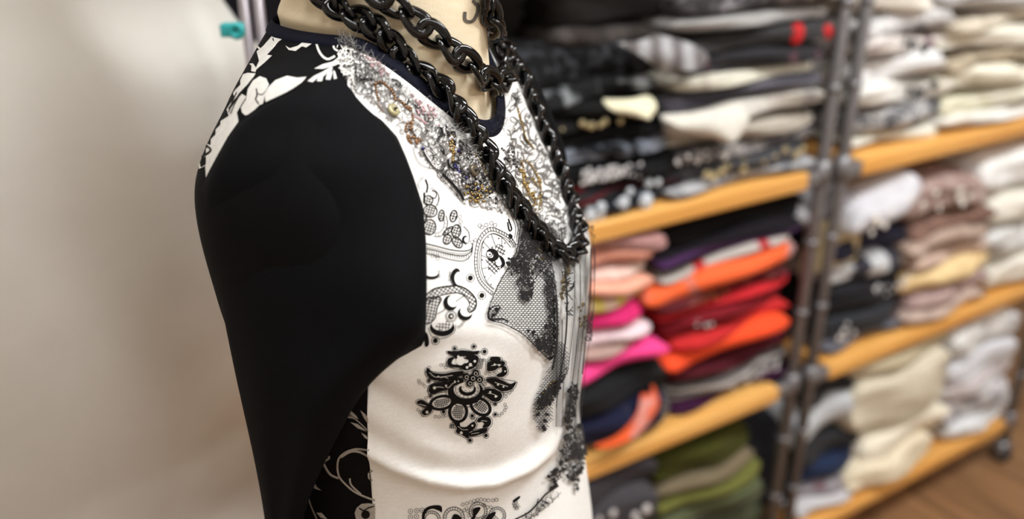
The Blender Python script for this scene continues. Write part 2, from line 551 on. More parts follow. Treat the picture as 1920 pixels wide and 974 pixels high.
# upper shelf, right unit
gc_ = 'white clothes in the first pile of the right unit, upper shelf'
WH = [('white folded top resting on the board behind the steel posts', 240, 300, (232, 228, 214), (190, 186, 172)), ('white and grey lacy printed folded top', 196, 246, (186, 184, 184), (74, 76, 80)),
      ('white folded top with black trim pieces', 152, 200, (232, 230, 224), (196, 192, 184)), ('bright white plain folded blouse', 104, 156, (238, 238, 238), (214, 212, 210)),
      ('white folded blouse with small pink and black squares', 68, 108, (224, 216, 210), (150, 128, 132)), ('grey and white patterned folded blouse', 28, 72, (208, 206, 206), (126, 126, 130)),
      ('white and brown folded blouse, topmost of its white pile', -40, 32, (226, 220, 208), (132, 92, 62))]
for i, (lb, yt, yb, c1, c2) in enumerate(WH):
    f('folded_blouse', lb, 'clothing', gc_, (1600 + 2 * i, 1776 + (i % 3) * 6, yt, yb), C_('wA%d' % i, c1, c2, 'noise', [14, 46, 20, 10, 24, 40, 16][i], thr=[.62, .5, .68, .6, .62, .58, .64][i], soft=.07), floor_z=zA if i == 0 else None, s=.012 + .006 * (i % 2), rough=.011, wave=.005 * (-1) ** i, layers=2 + i % 2,
      sparkle=(5, plain('black_trim', (40, 40, 44), .6), .009, (.2, .9), 'trim_piece') if i in (2, 4) else None)
gd = 'cream clothes in the last pile of the right unit, upper shelf'
CR = [('white folded top at the bottom of the cream pile', 214, 258, (236, 234, 228), (214, 208, 196)), ('ivory folded top with soft ripples', 176, 218, (236, 234, 218), (214, 210, 180)),
      ('pale cream thick folded sweater', 136, 180, (234, 230, 212), (210, 204, 184)), ('taupe beige folded sweater between cream ones', 104, 140, (186, 172, 150), (150, 138, 120)),
      ('cream white folded sweater with pale blue marks', 64, 108, (232, 228, 214), (170, 196, 208)), ('light beige folded sweater near the top of the cream pile', 36, 68, (206, 196, 178), (176, 164, 146)),
      ('white folded blouse with grey stripes, topmost of the cream pile', -40, 40, (218, 216, 214), (138, 138, 140))]
for i, (lb, yt, yb, c1, c2) in enumerate(CR):
    f('folded_sweater', lb, 'clothing', gd, (1774 + 3 * (i % 2), 1990, yt - 14, yb - 14), C_('crA%d' % i, c1, c2, 'stripe' if i == 6 else 'noise', [14, 12, 9, 10, 16, 12, 22][i], thr=[.62, .55, .6, .55, .74, .6, .6][i], soft=.1), floor_z=zA if i == 0 else None, s=.012 + .008 * (i % 2), rough=.012, wave=.006 * (-1) ** i)
# middle shelf, left unit: pink pile
ge = 'pink pile on the middle shelf'
f('folded_shirt', 'navy folded top with orange, blue and white print, bottom of the pink pile', 'clothing', ge, (1060, 1268, 768, 872), C_('navyprint', (28, 30, 54), (96, 92, 92), 'noise', 17, thr=.60, soft=.05), floor_z=zB, layers=2, s=.008)
f('folded_shirt', 'black and grey folded top beneath the hot pink one', 'clothing', ge, (1060, 1258, 704, 772), C_('blackgrey2', (28, 30, 32), (112, 112, 114), 'noise', 15, thr=.62), layers=2)
f('folded_shirt', 'hot pink folded top near the bottom of the pink pile', 'clothing', ge, (1050, 1250, 668, 708), C_('hotpink', (246, 74, 146)), layers=1, s=.010)
f('folded_shirt', 'dusty beige folded top lying on the hot pink one', 'clothing', ge, (1050, 1204, 652, 676), C_('dustybeige', (176, 148, 140)), layers=1)
f('folded_shirt', 'white and pale pink folded top', 'clothing', ge, (1050, 1228, 624, 656), C_('whitepink', (238, 216, 222)), layers=1)
f('folded_shirt', 'magenta folded top under the yellow checked one', 'clothing', ge, (1050, 1216, 584, 628), C_('magenta', (212, 46, 112)), layers=1)
f('folded_shirt', 'cream folded top with yellow checks', 'clothing', ge, (1050, 1216, 552, 590), C_('creamyellow', (214, 186, 166), (206, 190, 100), 'stripex', 7, thr=.62, soft=.12), layers=1, s=.018)
f('folded_shirt', 'peach folded top drooping over the cream one', 'clothing', ge, (1050, 1240, 530, 560), C_('peach', (238, 172, 148)), layers=1, s=.004, tilt=-.028)
f('folded_shirt', 'pale pink folded top with cream spots', 'clothing', ge, (1050, 1226, 506, 536), C_('palepink', (224, 188, 176), (232, 208, 196), 'noise', 26), layers=1)
f('folded_shirt', 'terracotta pink folded top', 'clothing', ge, (1050, 1222, 472, 510), C_('terracotta', (204, 142, 122)), layers=1, tilt=-.01)
f('folded_shirt', 'mauve folded top at the top of the pink pile', 'clothing', ge, (1050, 1248, 442, 480), C_('mauve', (176, 134, 130)), layers=2, wave=.006, tilt=-.022, rough=.012)
# middle shelf, left unit: red and orange pile
gf = 'red and orange pile on the middle shelf'
f('folded_shirt', 'dark purple folded top at the bottom of the red and orange pile', 'clothing', gf, (1262, 1476, 728, 792), C_('darkpurple', (58, 20, 52)), floor_z=zB, layers=2)
f('folded_shirt', 'grey and white striped folded top in the red and orange pile', 'clothing', gf, (1268, 1490, 690, 732), C_('greystripe', (188, 184, 182), (92, 88, 88), 'stripe', 20, thr=.5, soft=.15), layers=3, rough=.011, sparkle=(14, M_CRYSTAL, .004, (.3, .9)))
f('folded_shirt', 'maroon folded top above the grey striped one', 'clothing', gf, (1262, 1488, 664, 694), C_('maroonB', (82, 26, 36)), layers=2)
f('folded_shirt', 'bright vermilion folded top', 'clothing', gf, (1250, 1486, 628, 670), C_('vermilion', (240, 82, 44)), layers=1, s=.004, wave=-.008)
f('folded_shirt', 'crimson folded top on the vermilion one', 'clothing', gf, (1262, 1484, 600, 634), C_('crimson', (196, 44, 46)), layers=1, wave=-.006)
f('folded_shirt', 'dark red folded top in the middle of its pile', 'clothing', gf, (1250, 1478, 570, 604), C_('darkred', (122, 24, 34)), layers=2, wave=-.006, sparkle=(6, M_CRYSTAL, .004, (.2, .5)))
f('folded_shirt', 'red folded top with a soft fold', 'clothing', gf, (1240, 1490, 552, 576), C_('redC', (200, 42, 50)), layers=1, wave=-.004)
f('folded_shirt', 'maroon folded top with small coppery beads', 'clothing', gf, (1232, 1480, 536, 560), C_('maroonC', (88, 30, 36), (126, 70, 62), 'noise', 34, thr=.6), layers=1, sparkle=(16, plain('copper_bead', (170, 98, 62), .25, .8), .004, (.15, .5)))
f('folded_shirt', 'bright orange folded top with a grey-pink print', 'clothing', gf, (1218, 1504, 494, 546), C_('orangeprint', (240, 104, 58), (168, 132, 130), 'noise', 11, thr=.64, soft=.06), layers=1, s=.002, wave=-.007, tilt=.012)
f('folded_shirt', 'pale grey folded top with a red stripe', 'clothing', gf, (1240, 1484, 474, 500), C_('palegreyred', (184, 176, 170), (176, 38, 40), 'stripex', 2.6, thr=.92), layers=1, wave=-.007, tilt=.012)
f('folded_shirt', 'black folded top with a purple band', 'clothing', gf, (1236, 1510, 438, 480), C_('blackpurple', (22, 19, 25), (72, 42, 84), 'stripe', 9, thr=.82), layers=2, wave=-.006)
f('folded_shirt', 'black folded top highest in the red and orange pile', 'clothing', gf, (1250, 1520, 392, 442), C_('blackF', (15, 14, 17)), layers=2, s=.03)
# middle shelf, right unit
gg = 'dark pile on the middle shelf of the right unit'
f('folded_shirt', 'mid grey folded top at the bottom of the dark pile behind the posts', 'clothing', gg, (1546, 1690, 622, 676), C_('midgreyB', (104, 104, 112)), floor_z=zB)
f('folded_shirt', 'charcoal folded top with tiny coloured dots', 'clothing', gg, (1548, 1706, 576, 628), C_('chardots', (48, 50, 54), (120, 72, 76), 'noise', 40, thr=.68), sparkle=(8, M_CRYSTAL, .006, (.1, .7)))
f('folded_shirt', 'black folded top with a short row of crystals, behind the right post', 'clothing', gg, (1550, 1722, 520, 582), C_('blackG', (34, 34, 38)), sparkle=(26, M_CRYSTAL, .0045, (.45, .9)), layers=3)
f('folded_shirt', 'white and black striped folded top in the dark pile', 'clothing', gg, (1560, 1712, 478, 526), C_('bwstripe', (200, 202, 204), (58, 58, 66), 'stripex', 3.2, thr=.6, soft=.1), layers=2)
f('folded_shirt', 'dark navy folded top under the silver one', 'clothing', gg, (1560, 1704, 436, 482), C_('navyG', (40, 40, 56)), layers=2)
f('folded_shirt', 'grey satin folded top behind the two steel posts', 'clothing', gg, (1480, 1612, 366, 424), C_('greysatin', (150, 148, 152)), layers=1, s=.03, sparkle=(3, M_PEARL, .007, (.3, .9), 'pearl_trim'))
f('folded_shirt', 'silver white folded top with a row of pearls, lying tilted', 'clothing', gg, (1616, 1738, 362, 424), C_('silverwhite', (206, 206, 212)), layers=1, tilt=.05, s=-.016, D=.3, sparkle=(8, M_PEARL, .0065, (.1, .8), 'pearl_trim'))
gh = 'beige pile on the middle shelf of the right unit'
BG = [('grey-beige folded top at the bottom of the beige pile', 566, 616, (198, 176, 164), (150, 132, 124)), ('dusty mauve folded top in the beige pile', 534, 570, (176, 152, 148), (150, 126, 124)),
      ('butter yellow folded top', 494, 538, (232, 206, 156), (218, 186, 136)), ('pinkish beige folded top on the butter yellow one', 466, 498, (208, 182, 166), (176, 150, 140)),
      ('taupe folded top in the upper half of the beige pile', 434, 470, (180, 158, 144), (140, 116, 104)), ('brown folded top below the pearly one', 404, 438, (134, 104, 92), (104, 78, 70)),
      ('mauve brown folded top with pearly beads, highest of the beige pile', 340, 408, (158, 134, 128), (196, 178, 172))]
for i, (lb, yt, yb, c1, c2) in enumerate(BG):
    f('folded_shirt', lb, 'clothing', gh, (1704 + (i % 2) * 8, 1852 + (i % 3) * 6, yt, yb), C_('bg%d' % i, c1, c2, 'noise', 12, thr=.58, soft=.12), floor_z=zB if i == 0 else None, layers=1 + (i == 6), rough=.012, s=.006 + .008 * (i % 2), tilt=.006 * (i % 3 - 1),
      sparkle=(14, M_PEARL, .006, (.1, .8), 'pearl_trim') if i == 6 else None)
gi = 'white pile at the right end of the middle shelf'
BW = [('cream white crumpled folded top at the bottom of the end pile', 486, 566, (236, 232, 220), (212, 206, 190)), ('white folded top with black edging at the shelf end', 430, 490, (214, 214, 212), (72, 76, 78)),
      ('ivory folded top in the white end pile', 374, 434, (228, 224, 212), (200, 196, 184)), ('bright white folded top, highest of the end pile', 300, 378, (236, 236, 234), (214, 212, 208))]
for i, (lb, yt, yb, c1, c2) in enumerate(BW):
    f('folded_shirt', lb, 'clothing', gi, (1858 - 6 * (i % 2), 2010, yt - 22, yb - 22), C_('bw%d' % i, c1, c2, 'noise', 13, thr=[.62, .6, .6, .6][i], soft=.08), floor_z=zB if i == 0 else None, layers=2, rough=.016, s=.008)
# lower shelf
gj = 'grey clothes on the lower shelf beside the bust'
f('folded_sweater', 'charcoal folded sweater with large silver sequins, low beside the bust', 'clothing', gj, (1040, 1236, 940, 1040), C_('charC', (70, 68, 72)), sparkle=(9, M_CRYSTAL, .008, (.3, .85)), s=-.005, layers=2)
f('folded_sweater', 'dim grey folded sweater on the sequined charcoal one', 'clothing', gj, (1040, 1232, 890, 946), C_('dimgrey', (60, 56, 60)), s=.01)
f('folded_sweater', 'black folded sweater hidden low under the charcoal ones', 'clothing', gj, (1040, 1240, 1036, 1150), C_('blackJ', (28, 27, 30)), floor_z=zC, layers=4)
gk = 'olive clothes on the lower shelf'
f('folded_sweater', 'green-grey folded sweater at the foot of the olive pile', 'clothing', gk, (1236, 1440, 980, 1090), C_('olive0', (84, 90, 70)), floor_z=zC, layers=4)
f('folded_sweater', 'grey-green striped folded sweater in the olive pile', 'clothing', gk, (1240, 1436, 934, 986), C_('olive1', (96, 104, 72), (70, 72, 60), 'stripe', 18, soft=.15), layers=2)
f('folded_sweater', 'bright olive folded sweater', 'clothing', gk, (1240, 1440, 906, 940), C_('olive2', (108, 110, 56)), layers=1)
f('folded_sweater', 'taupe folded sweater between two olive ones', 'clothing', gk, (1240, 1424, 886, 910), C_('olive3', (118, 106, 84)), layers=1)
f('folded_sweater', 'dark olive folded sweater with yellow spots, top of the olive pile', 'clothing', gk, (1232, 1418, 826, 890), C_('olive4', (62, 64, 22), (120, 112, 30), 'noise', 12, thr=.7), layers=2, s=.025)
gl = 'dark clothes on the lower shelf behind the posts'
f('folded_sweater', 'black folded sweater on the lower shelf just left of the posts', 'clothing', gl, (1400, 1488, 800, 1062), C_('blackL', (30, 30, 34)), floor_z=zC, layers=6, s=.05)
f('folded_shirt', 'white folded top at the bottom behind the two posts', 'clothing', gl, (1500, 1612, 934, 1010), C_('whiteL', (206, 204, 206)), floor_z=zC, layers=2)
f('folded_shirt', 'grey folded top with a dark red pattern behind the posts', 'clothing', gl, (1500, 1612, 896, 940), C_('greyredL', (150, 148, 154), (106, 60, 70), 'noise', 26, thr=.58))
f('folded_shirt', 'navy folded top on the lower shelf', 'clothing', gl, (1502, 1612, 858, 900), C_('navyL', (36, 48, 76), (66, 66, 88), 'noise', 20, thr=.6))
f('folded_shirt', 'black folded top below the pale grey drape', 'clothing', gl, (1496, 1610, 822, 862), C_('blackL2', (46, 46, 48)))
f('folded_shirt', 'pale grey draped folded top on the lower shelf', 'clothing', gl, (1482, 1612, 752, 826), C_('palegreyL', (194, 198, 202)), layers=1, s=-.006, tilt=.03)
f('folded_shirt', 'black folded top under the middle board, behind the posts', 'clothing', gl, (1510, 1604, 716, 756), C_('blackL3', (44, 43, 46)), s=.03)
gm = 'cream pile on the lower shelf of the right unit'
f('folded_sweater', 'ruffled cream folded sweater at the bottom of the cream pile, lower shelf', 'clothing', gm, (1602, 1760, 846, 930), C_('creamM1', (232, 220, 194)), floor_z=zC, rough=.018, layers=2, s=-.004)
f('folded_sweater', 'ivory ruffled folded sweater with a dark strip beneath', 'clothing', gm, (1618, 1776, 790, 850), C_('creamM2', (236, 228, 208), (120, 112, 104), 'noise', 6, thr=.76, soft=.04), rough=.016, layers=2)
f('folded_sweater', 'thick cream ribbed folded sweater on the lower shelf', 'clothing', gm, (1612, 1794, 686, 796), C_('creamM3', (222, 214, 194), (206, 198, 176), 'stripe', 26, soft=.2), rough=.012, layers=3, s=-.004)
f('folded_sweater', 'beige folded sweater right under the middle board', 'clothing', gm, (1606, 1790, 652, 692), C_('creamM4', (186, 174, 146)), layers=1, s=.012)
gn = 'white pile at the end of the lower shelf'
f('folded_shirt', 'white folded top lying on the board at the end of the lower shelf', 'clothing', gn, (1776, 1900, 776, 830), C_('whiteN1', (230, 232, 234), (206, 206, 204), 'noise', 12), floor_z=zC, rough=.014)
f('folded_shirt', 'grey and white patterned folded top at the lower shelf end', 'clothing', gn, (1776, 1902, 736, 780), C_('whiteN2', (206, 204, 206), (150, 148, 154), 'noise', 24), rough=.012)
f('folded_shirt', 'white folded top with teal and pink print lines', 'clothing', gn, (1780, 1904, 696, 740), C_('whiteN3', (222, 222, 224), (150, 184, 184), 'stripe', 20, thr=.7, soft=.08, c3=(206, 170, 176)))
f('folded_shirt', 'white folded top with a slate blue edge', 'clothing', gn, (1782, 1906, 656, 700), C_('whiteN4', (220, 222, 228), (118, 130, 158), 'noise', 10, thr=.68))
f('folded_shirt', 'white crumpled folded top, highest at the lower shelf end', 'clothing', gn, (1786, 1908, 600, 660), C_('whiteN5', (226, 226, 224), (196, 194, 196), 'noise', 10), rough=.016)

# pieces hanging out of the piles
def flap(name, label, px, s, material, thick=0.004):
    """a soft piece of cloth hanging over the front of a pile: quad strip of pixel pairs on the pile's front plane"""
    vs, fs = [], []
    n = len(px)
    m = 10
    for i, (x1, y1, x2, y2) in enumerate(px):
        for k in range(m + 1):
            q = k / m
            x, y = x1 + (x2 - x1) * q, y1 + (y2 - y1) * q
            t, z = px_front(x, y, s)
            bul = -0.012 * math.sin(math.pi * q) - 0.004 * math.sin(i * 1.7 + q * 5)
            vs.append(W(t, s + bul + 0.02 * (i == 0), z))
    for i in range(n - 1):
        for k in range(m):
            a = i * (m + 1) + k
            fs.append((a, a + 1, a + m + 2, a + m + 1))
    o = mesh_obj(name, vs, fs, material)
    sub = o.modifiers.new('round', 'SUBSURF'); sub.levels = 1; sub.render_levels = 2
    so = o.modifiers.new('thick', 'SOLIDIFY'); so.thickness = thick; so.offset = 0
    return tag(o, label, 'clothing')
flap('folded_collar', 'pale yellow collar sticking out of the black pile', [(1142, 192, 1236, 184), (1140, 206, 1232, 196), (1165, 212, 1222, 214), (1196, 216, 1212, 222)], 0.0, C_('yellowcollar', (228, 222, 192)))
flap('hanging_sleeve', 'off-white sleeve drooping in a loop over the grey and cream pile', [(1246, 222, 1410, 196), (1262, 238, 1404, 214), (1300, 250, 1398, 236), (1340, 256, 1386, 258), (1350, 262, 1372, 266)], -0.012, C_('offwhite2', (214, 210, 200)))
flap('hanging_scarf', 'silver grey scarf end spilling from the top of the black pile', [(1170, 84, 1250, 70), (1200, 104, 1300, 82), (1226, 124, 1330, 106), (1256, 134, 1316, 126)], -0.004, C_('silver', (164, 164, 166), (110, 106, 106), 'stripex', 9, soft=.2))
flap('printed_scarf', 'orange and pink printed scarf end on the navy folded top', [(1216, 748, 1240, 732), (1196, 772, 1238, 756), (1178, 798, 1222, 776), (1158, 826, 1196, 806), (1108, 836, 1160, 828)], -0.006, C_('orangescarf', (226, 92, 46), (214, 150, 140), 'noise', 22, thr=.56))

# ------------------------------------------------------------------ dress form and shirt: common body surface
YAW = R(20)
OB = Vector((-0.076, 0.573, 0))
GV = Vector((math.cos(YAW), -math.sin(YAW), 0))      # the way the bust faces
RV = Vector((-math.sin(YAW), -math.cos(YAW), 0))     # its right side, towards the lens

def loc(g, r_, z):
    return OB + GV * g + RV * r_ + Vector((0, 0, H + z))

# each key ring: front (g, z), back (g, z), side (r, z), centre g, squareness
KEYS = [
    dict(f=(0.066, -0.140), b=(-0.076, -0.080), s=(0.060, -0.083), c=0.004, p=0.98),   # neckline
    dict(f=(0.077, -0.164), b=(-0.080, -0.098), s=(0.090, -0.091), c=0.008, p=1.00),
    dict(f=(0.088, -0.196), b=(-0.086, -0.128), s=(0.124, -0.104), c=0.010, p=1.04),
    dict(f=(0.101, -0.226), b=(-0.101, -0.175), s=(0.150, -0.150), c=0.006, p=1.00, q=.84),
    dict(f=(0.120, -0.256), b=(-0.096, -0.235), s=(0.146, -0.225), c=0.004, p=0.92, q=.82),
    dict(f=(0.125, -0.310), b=(-0.090, -0.305), s=(0.134, -0.300), c=0.006, p=0.88),
    dict(f=(0.122, -0.370), b=(-0.086, -0.370), s=(0.122, -0.370), c=0.006, p=0.86),
    dict(f=(0.130, -0.430), b=(-0.088, -0.430), s=(0.124, -0.430), c=0.008, p=0.84),
    dict(f=(0.136, -0.490), b=(-0.100, -0.490), s=(0.140, -0.490), c=0.010, p=0.85),
    dict(f=(0.138, -0.570), b=(-0.112, -0.570), s=(0.158, -0.570), c=0.010, p=0.86),
    dict(f=(0.140, -0.640), b=(-0.115, -0.640), s=(0.164, -0.640), c=0.010, p=0.86),
]
NECK = [
    dict(f=(0.058, 0.012), b=(-0.062, 0.012), s=(0.056, 0.012), c=-0.002, p=1.0),
    dict(f=(0.0595, -0.030), b=(-0.064, -0.030), s=(0.056, -0.030), c=-0.002, p=1.0),
    dict(f=(0.0605, -0.068), b=(-0.067, -0.058), s=(0.0565, -0.064), c=-0.001, p=1.0),
    dict(f=(0.0610, -0.105), b=(-0.072, -0.070), s=(0.058, -0.074), c=0.001, p=0.98),
]
def ring_pt(k, ph):
    c, s = math.cos(ph), math.sin(ph)
    p = k['p'] if c >= 0 else k.get('q', .9)
    a = (k['f'][0] - k['c']) if c >= 0 else (k['c'] - k['b'][0])
    g = k['c'] + a * math.copysign(abs(c) ** p, c)
    r_ = k['s'][0] * math.copysign(abs(s) ** p, s)
    e = k['f'][1] if c >= 0 else k['b'][1]
    z = k['s'][1] + (e - k['s'][1]) * abs(c) ** 1.8
    return np.array((g, r_, z))

def surf(keys, ph, v):
    """v in [0, len-1]"""
    n = len(keys)
    i = min(int(v), n - 2)
    t = v - i
    P = [ring_pt(keys[max(0, min(n - 1, i + o))], ph) for o in (-1, 0, 1, 2)]
    t2, t3 = t * t, t * t * t
    return 0.5 * ((2 * P[1]) + (-P[0] + P[2]) * t + (2 * P[0] - 5 * P[1] + 4 * P[2] - P[3]) * t2 + (-P[0] + 3 * P[1] - 3 * P[2] + P[3]) * t3)

def bustify(q):
    g, r_, z = q
    if g > 0.02:
        for sgn in (1, -1):
            d = ((r_ - sgn * 0.078) / 0.046) ** 2 + ((z + 0.235) / (0.040 if z > -0.235 else 0.032)) ** 2
            g += 0.007 * math.exp(-d)
            r_ += sgn * 0.006 * math.exp(-d)
    return g, r_, z

# folds of the jersey, given where they lie on the panel: (polyline, height, width)
FOLDS = [
    ([(640, 800), (690, 838), (740, 868), (800, 892), (860, 903), (920, 899), (980, 874), (1020, 842), (1046, 800), (1062, 740)], 0.0062, 14),
    ([(650, 690), (720, 740), (790, 786), (850, 818), (930, 832)], -0.0030, 24),
    ([(650, 752), (720, 792), (790, 832), (860, 858)], 0.0014, 20),
    ([(700, 690), (770, 668), (840, 654), (920, 650), (1000, 664)], -0.0016, 26),
]
def seg_d(px, py, poly):
    best, bs, acc = 1e9, 0, 0.0
    tot = sum(math.hypot(x2 - x1, y2 - y1) for (x1, y1), (x2, y2) in zip(poly[:-1], poly[1:]))
    for (x1, y1), (x2, y2) in zip(poly[:-1], poly[1:]):
        dx, dy = x2 - x1, y2 - y1
        L_ = math.hypot(dx, dy)
        t = max(0, min(1, ((px - x1) * dx + (py - y1) * dy) / (L_ * L_)))
        d = math.hypot(px - x1 - t * dx, py - y1 - t * dy)
        if d < best: best, bs = d, (acc + t * L_) / tot
        acc += L_
    return best, bs
def fold_h(p):
    x, y = to_pix(p)
    if y < 560: return 0.0
    h = 0.0
    for poly, a, w in FOLDS:
        d, s = seg_d(x, y, poly)
        if d < 3.4 * w:
            tp = max(0, min(1, s / .10, (1 - s) / .30))
            h += a * math.exp(-(d / w) ** 2) * tp * tp * (3 - 2 * tp)
    return h

def body_pt(ph, v, off=0.0, fold=False):
    q = bustify(surf(KEYS, ph, v))
    p = loc(*q)
    # outward direction in plan from the trunk's axis, tilted up on the shoulders
    n = (GV * (q[0] - 0.008) / 0.11 ** 2 + RV * q[1] / 0.14 ** 2)
    n = n.normalized() if n.length > 1e-6 else GV
    up = max(0.0, 1 - v / 2.6)
    n = (n * (1 - .75 * up) + Vector((0, 0, up))).normalized()
    if fold and q[1] > -0.06: off += fold_h(p)
    return p + n * off

NV = len(KEYS) - 1
def grid(name, rows, material, parent, close=False):
    """rows: list of lists of points -> quad mesh"""
    n = len(rows[0])
    vs = [p for r_ in rows for p in r_]
    fs = []
    for i in range(len(rows) - 1):
        for k in range(n if close else n - 1):
            k2 = (k + 1) % n
            fs.append((i * n + k, i * n + k2, (i + 1) * n + k2, (i + 1) * n + k))
    return mesh_obj(name, vs, fs, material, parent)

# ---- dress form
M_LINEN = cloth('linen_form', (240, 226, 198), (230, 214, 182), 'noise', 26, soft=.3, rough=.8, weave=420, bs=.35, stretch=(1, 1, 5))
M_DARKWOOD = wood('stand_wood', (70, 44, 26), (104, 70, 42), 'Z', .4)
form = empty('dress_form', OB, 'linen covered dress form with bare neck, wearing a black and white top', 'mannequin')
fk = NECK + KEYS
rows = []
for i in range(90):
    v = i / 89 * (len(fk) - 1.01)
    row = []
    for k in range(72):
        ph = 2 * math.pi * k / 72
        q = surf(fk, ph, v)
        if v > 4: q = bustify(q)
        inset = 0.0045 * min(1, max(0, (v - 3.2)))
        g, r_, z = q
        L_ = math.hypot(g - .005, r_) or 1
        row.append(loc(g - (g - .005) / L_ * inset, r_ - r_ / L_ * inset, z - inset * .5))
    rows.append(row)
body = grid('torso', rows, M_LINEN, form, close=True)
mb = MB()
mb.lathe((OB.x, OB.y, H + 0.010), [(0.052, 0), (0.056, .004), (0.054, .014), (0.03, .022), (0.012, .026), (0.012, .04), (0.02, .05), (0.022, .062), (0.012, .075), (0.002, .078)])
mb.build('neck_cap', M_DARKWOOD, form)
mb = MB(); mb.tube([(OB.x, OB.y, 0.16), (OB.x, OB.y, H - 0.60)], 0.017, 18)
mb.build('stand_pole', M_STEEL, form)
mb = MB(); mb.lathe((OB.x, OB.y, H - 0.655), [(0.02, -.02), (0.10, -.012), (0.11, 0.0), (0.10, .012)])
mb.build('base_plate', M_DARKWOOD, form)
for k in range(3):
    a = R(30 + 120 * k)
    mb = MB()
    mb.tube([(OB.x, OB.y, .19), (OB.x + .1 * math.cos(a), OB.y + .1 * math.sin(a), .15), (OB.x + .2 * math.cos(a), OB.y + .2 * math.sin(a), .05), (OB.x + .24 * math.cos(a), OB.y + .24 * math.sin(a), .012)], [.018, .016, .013, .011], 10)
    mb.build('foot', M_DARKWOOD, form)

# ---- shirt
M_JERSEY = cloth('white_jersey', (240, 239, 236), (229, 227, 223), 'noise', 240, soft=.3, rough=.78, weave=900, bs=.22, stretch=(1, 1, 3))
M_BLACK = cloth('black_jersey', (10, 10, 12), rough=.8, sheen=0.0, spec=.10, weave=800, bs=.3)
M_NAVY = cloth('black_navy_sleeve', (9, 10, 13), rough=.82, sheen=0.0, spec=.10, weave=800, bs=.3)
M_RIB = cloth('navy_rib', (19, 20, 32), rough=.85, sheen=0.0, spec=.10, weave=900, bs=.4)
shirt = empty('patchwork_top', (OB.x, OB.y, H - 0.6), 'black and white patchwork jersey top with lace and beads on the dress form', 'top')
OFF = 0.002
SEAM_G = [(0, .002), (1, .018), (1.6, .028), (2.2, .034), (4.0, .045), (4.4, .0437), (4.8, .040), (5.2, .037), (5.6, .034), (6, .031), (10, .031)]
def lerp(tab, y):
    for (a, x1), (b, x2) in zip(tab[:-1], tab[1:]):
        if y <= b: return x1 + (x2 - x1) * (y - a) / (b - a)
    return tab[-1][1]
def seam_phi(v, sgn):
    lo, hi = 0.0, math.pi
    gs = lerp(SEAM_G, v)
    for _ in range(30):
        m_ = (lo + hi) / 2
        if surf(KEYS, m_, v)[0] > gs: lo = m_
        else: hi = m_
    return (lo + hi) / 2 * sgn
fr, bk = [], []
NR = 250
for i in range(NR + 1):
    v = 0.04 + (NV - 0.05) * i / NR
    a, b_ = seam_phi(v, 1), seam_phi(v, -1)
    fr.append([body_pt(a + (b_ - a) * k / 190, v, OFF, True) for k in range(191)])
    bk.append([body_pt(a + (2 * math.pi + b_ - a) * k / 130, v, OFF + .0004, False) for k in range(131)])
front = grid('front_panel', [r_[::-1] for r_ in fr], M_JERSEY, shirt)
back = grid('back_panel', bk, M_BLACK, shirt)
front['label'] = 'white jersey front panel'
back['label'] = 'black back and side panel with white floral print'

# ---- collar band
rows = []
prof = [(-.030, .0005), (-.034, .0028), (-.010, .0040), (0.10, .0040), (0.22, .0042), (0.34, .0042), (0.42, .0036), (0.45, .0006)]
for (v, o) in prof:
    row = []
    for k in range(120):
        ph = 2 * math.pi * k / 120
        if v < 0:
            p = body_pt(ph, 0, o) + (body_pt(ph, 0, o) - body_pt(ph, .06, o)) * (-v / .06)
        else:
            p = body_pt(ph, v, o)
        row.append(p)
    rows.append(row)
collar = grid('collar', rows, M_RIB, shirt, close=True)
mb = MB()

def bvh_of(*objs):
    vs, fs = [], []
    for o in objs:
        b = len(vs)
        vs += [v.co.copy() for v in o.data.vertices]
        fs += [tuple(i + b for i in p.vertices) for p in o.data.polygons]
    return BVHTree.FromPolygons(vs, fs)
BV_SHIRT = bvh_of(front, back)
BV_ALL = bvh_of(front, back, collar, body)
BV_NECK = bvh_of(body)

def hit(x, y, bv=BV_SHIRT):
    d = pix_ray(x, y).normalized()
    p, n, i, dist = bv.ray_cast(EYE, d)
    if p is None: return None
    if n.dot(d) > 0: n = -n
    return p, n

# ---- near sleeve: rows between the armhole seam (on the trunk) and the sleeve's own edges
XL = [(150, 606), (157, 569), (176, 533), (195, 500), (216, 465), (232, 445), (265, 424), (300, 406), (335, 388), (350, 376), (400, 381), (490, 400), (620, 425), (720, 445), (830, 470), (920, 489), (974, 497), (1100, 512), (1180, 520)]
XR = [(150, 640), (171, 660), (199, 676), (227, 716), (258, 744), (297, 761), (335, 775), (387, 792), (457, 798), (580, 799), (635, 797), (648, 790), (660, 772), (680, 735), (700, 702), (712, 688), (750, 668), (800, 642), (880, 602), (940, 573), (974, 562), (1100, 552), (1180, 556)]
HB = [(150, .0005), (175, .008), (220, .018), (300, .030), (400, .036), (520, .040), (640, .038), (720, .034), (850, .028), (974, .024), (1180, .02)]
def at_lat(x, y, k):
    d = pix_ray(x, y)
    t = (k + OB.dot(RV)) / d.dot(RV)
    return EYE + d * t
ys = list(range(150, 240, 5)) + list(range(240, 720, 8)) + list(range(720, 1181, 14))
rows = []
lastA = lastB = None
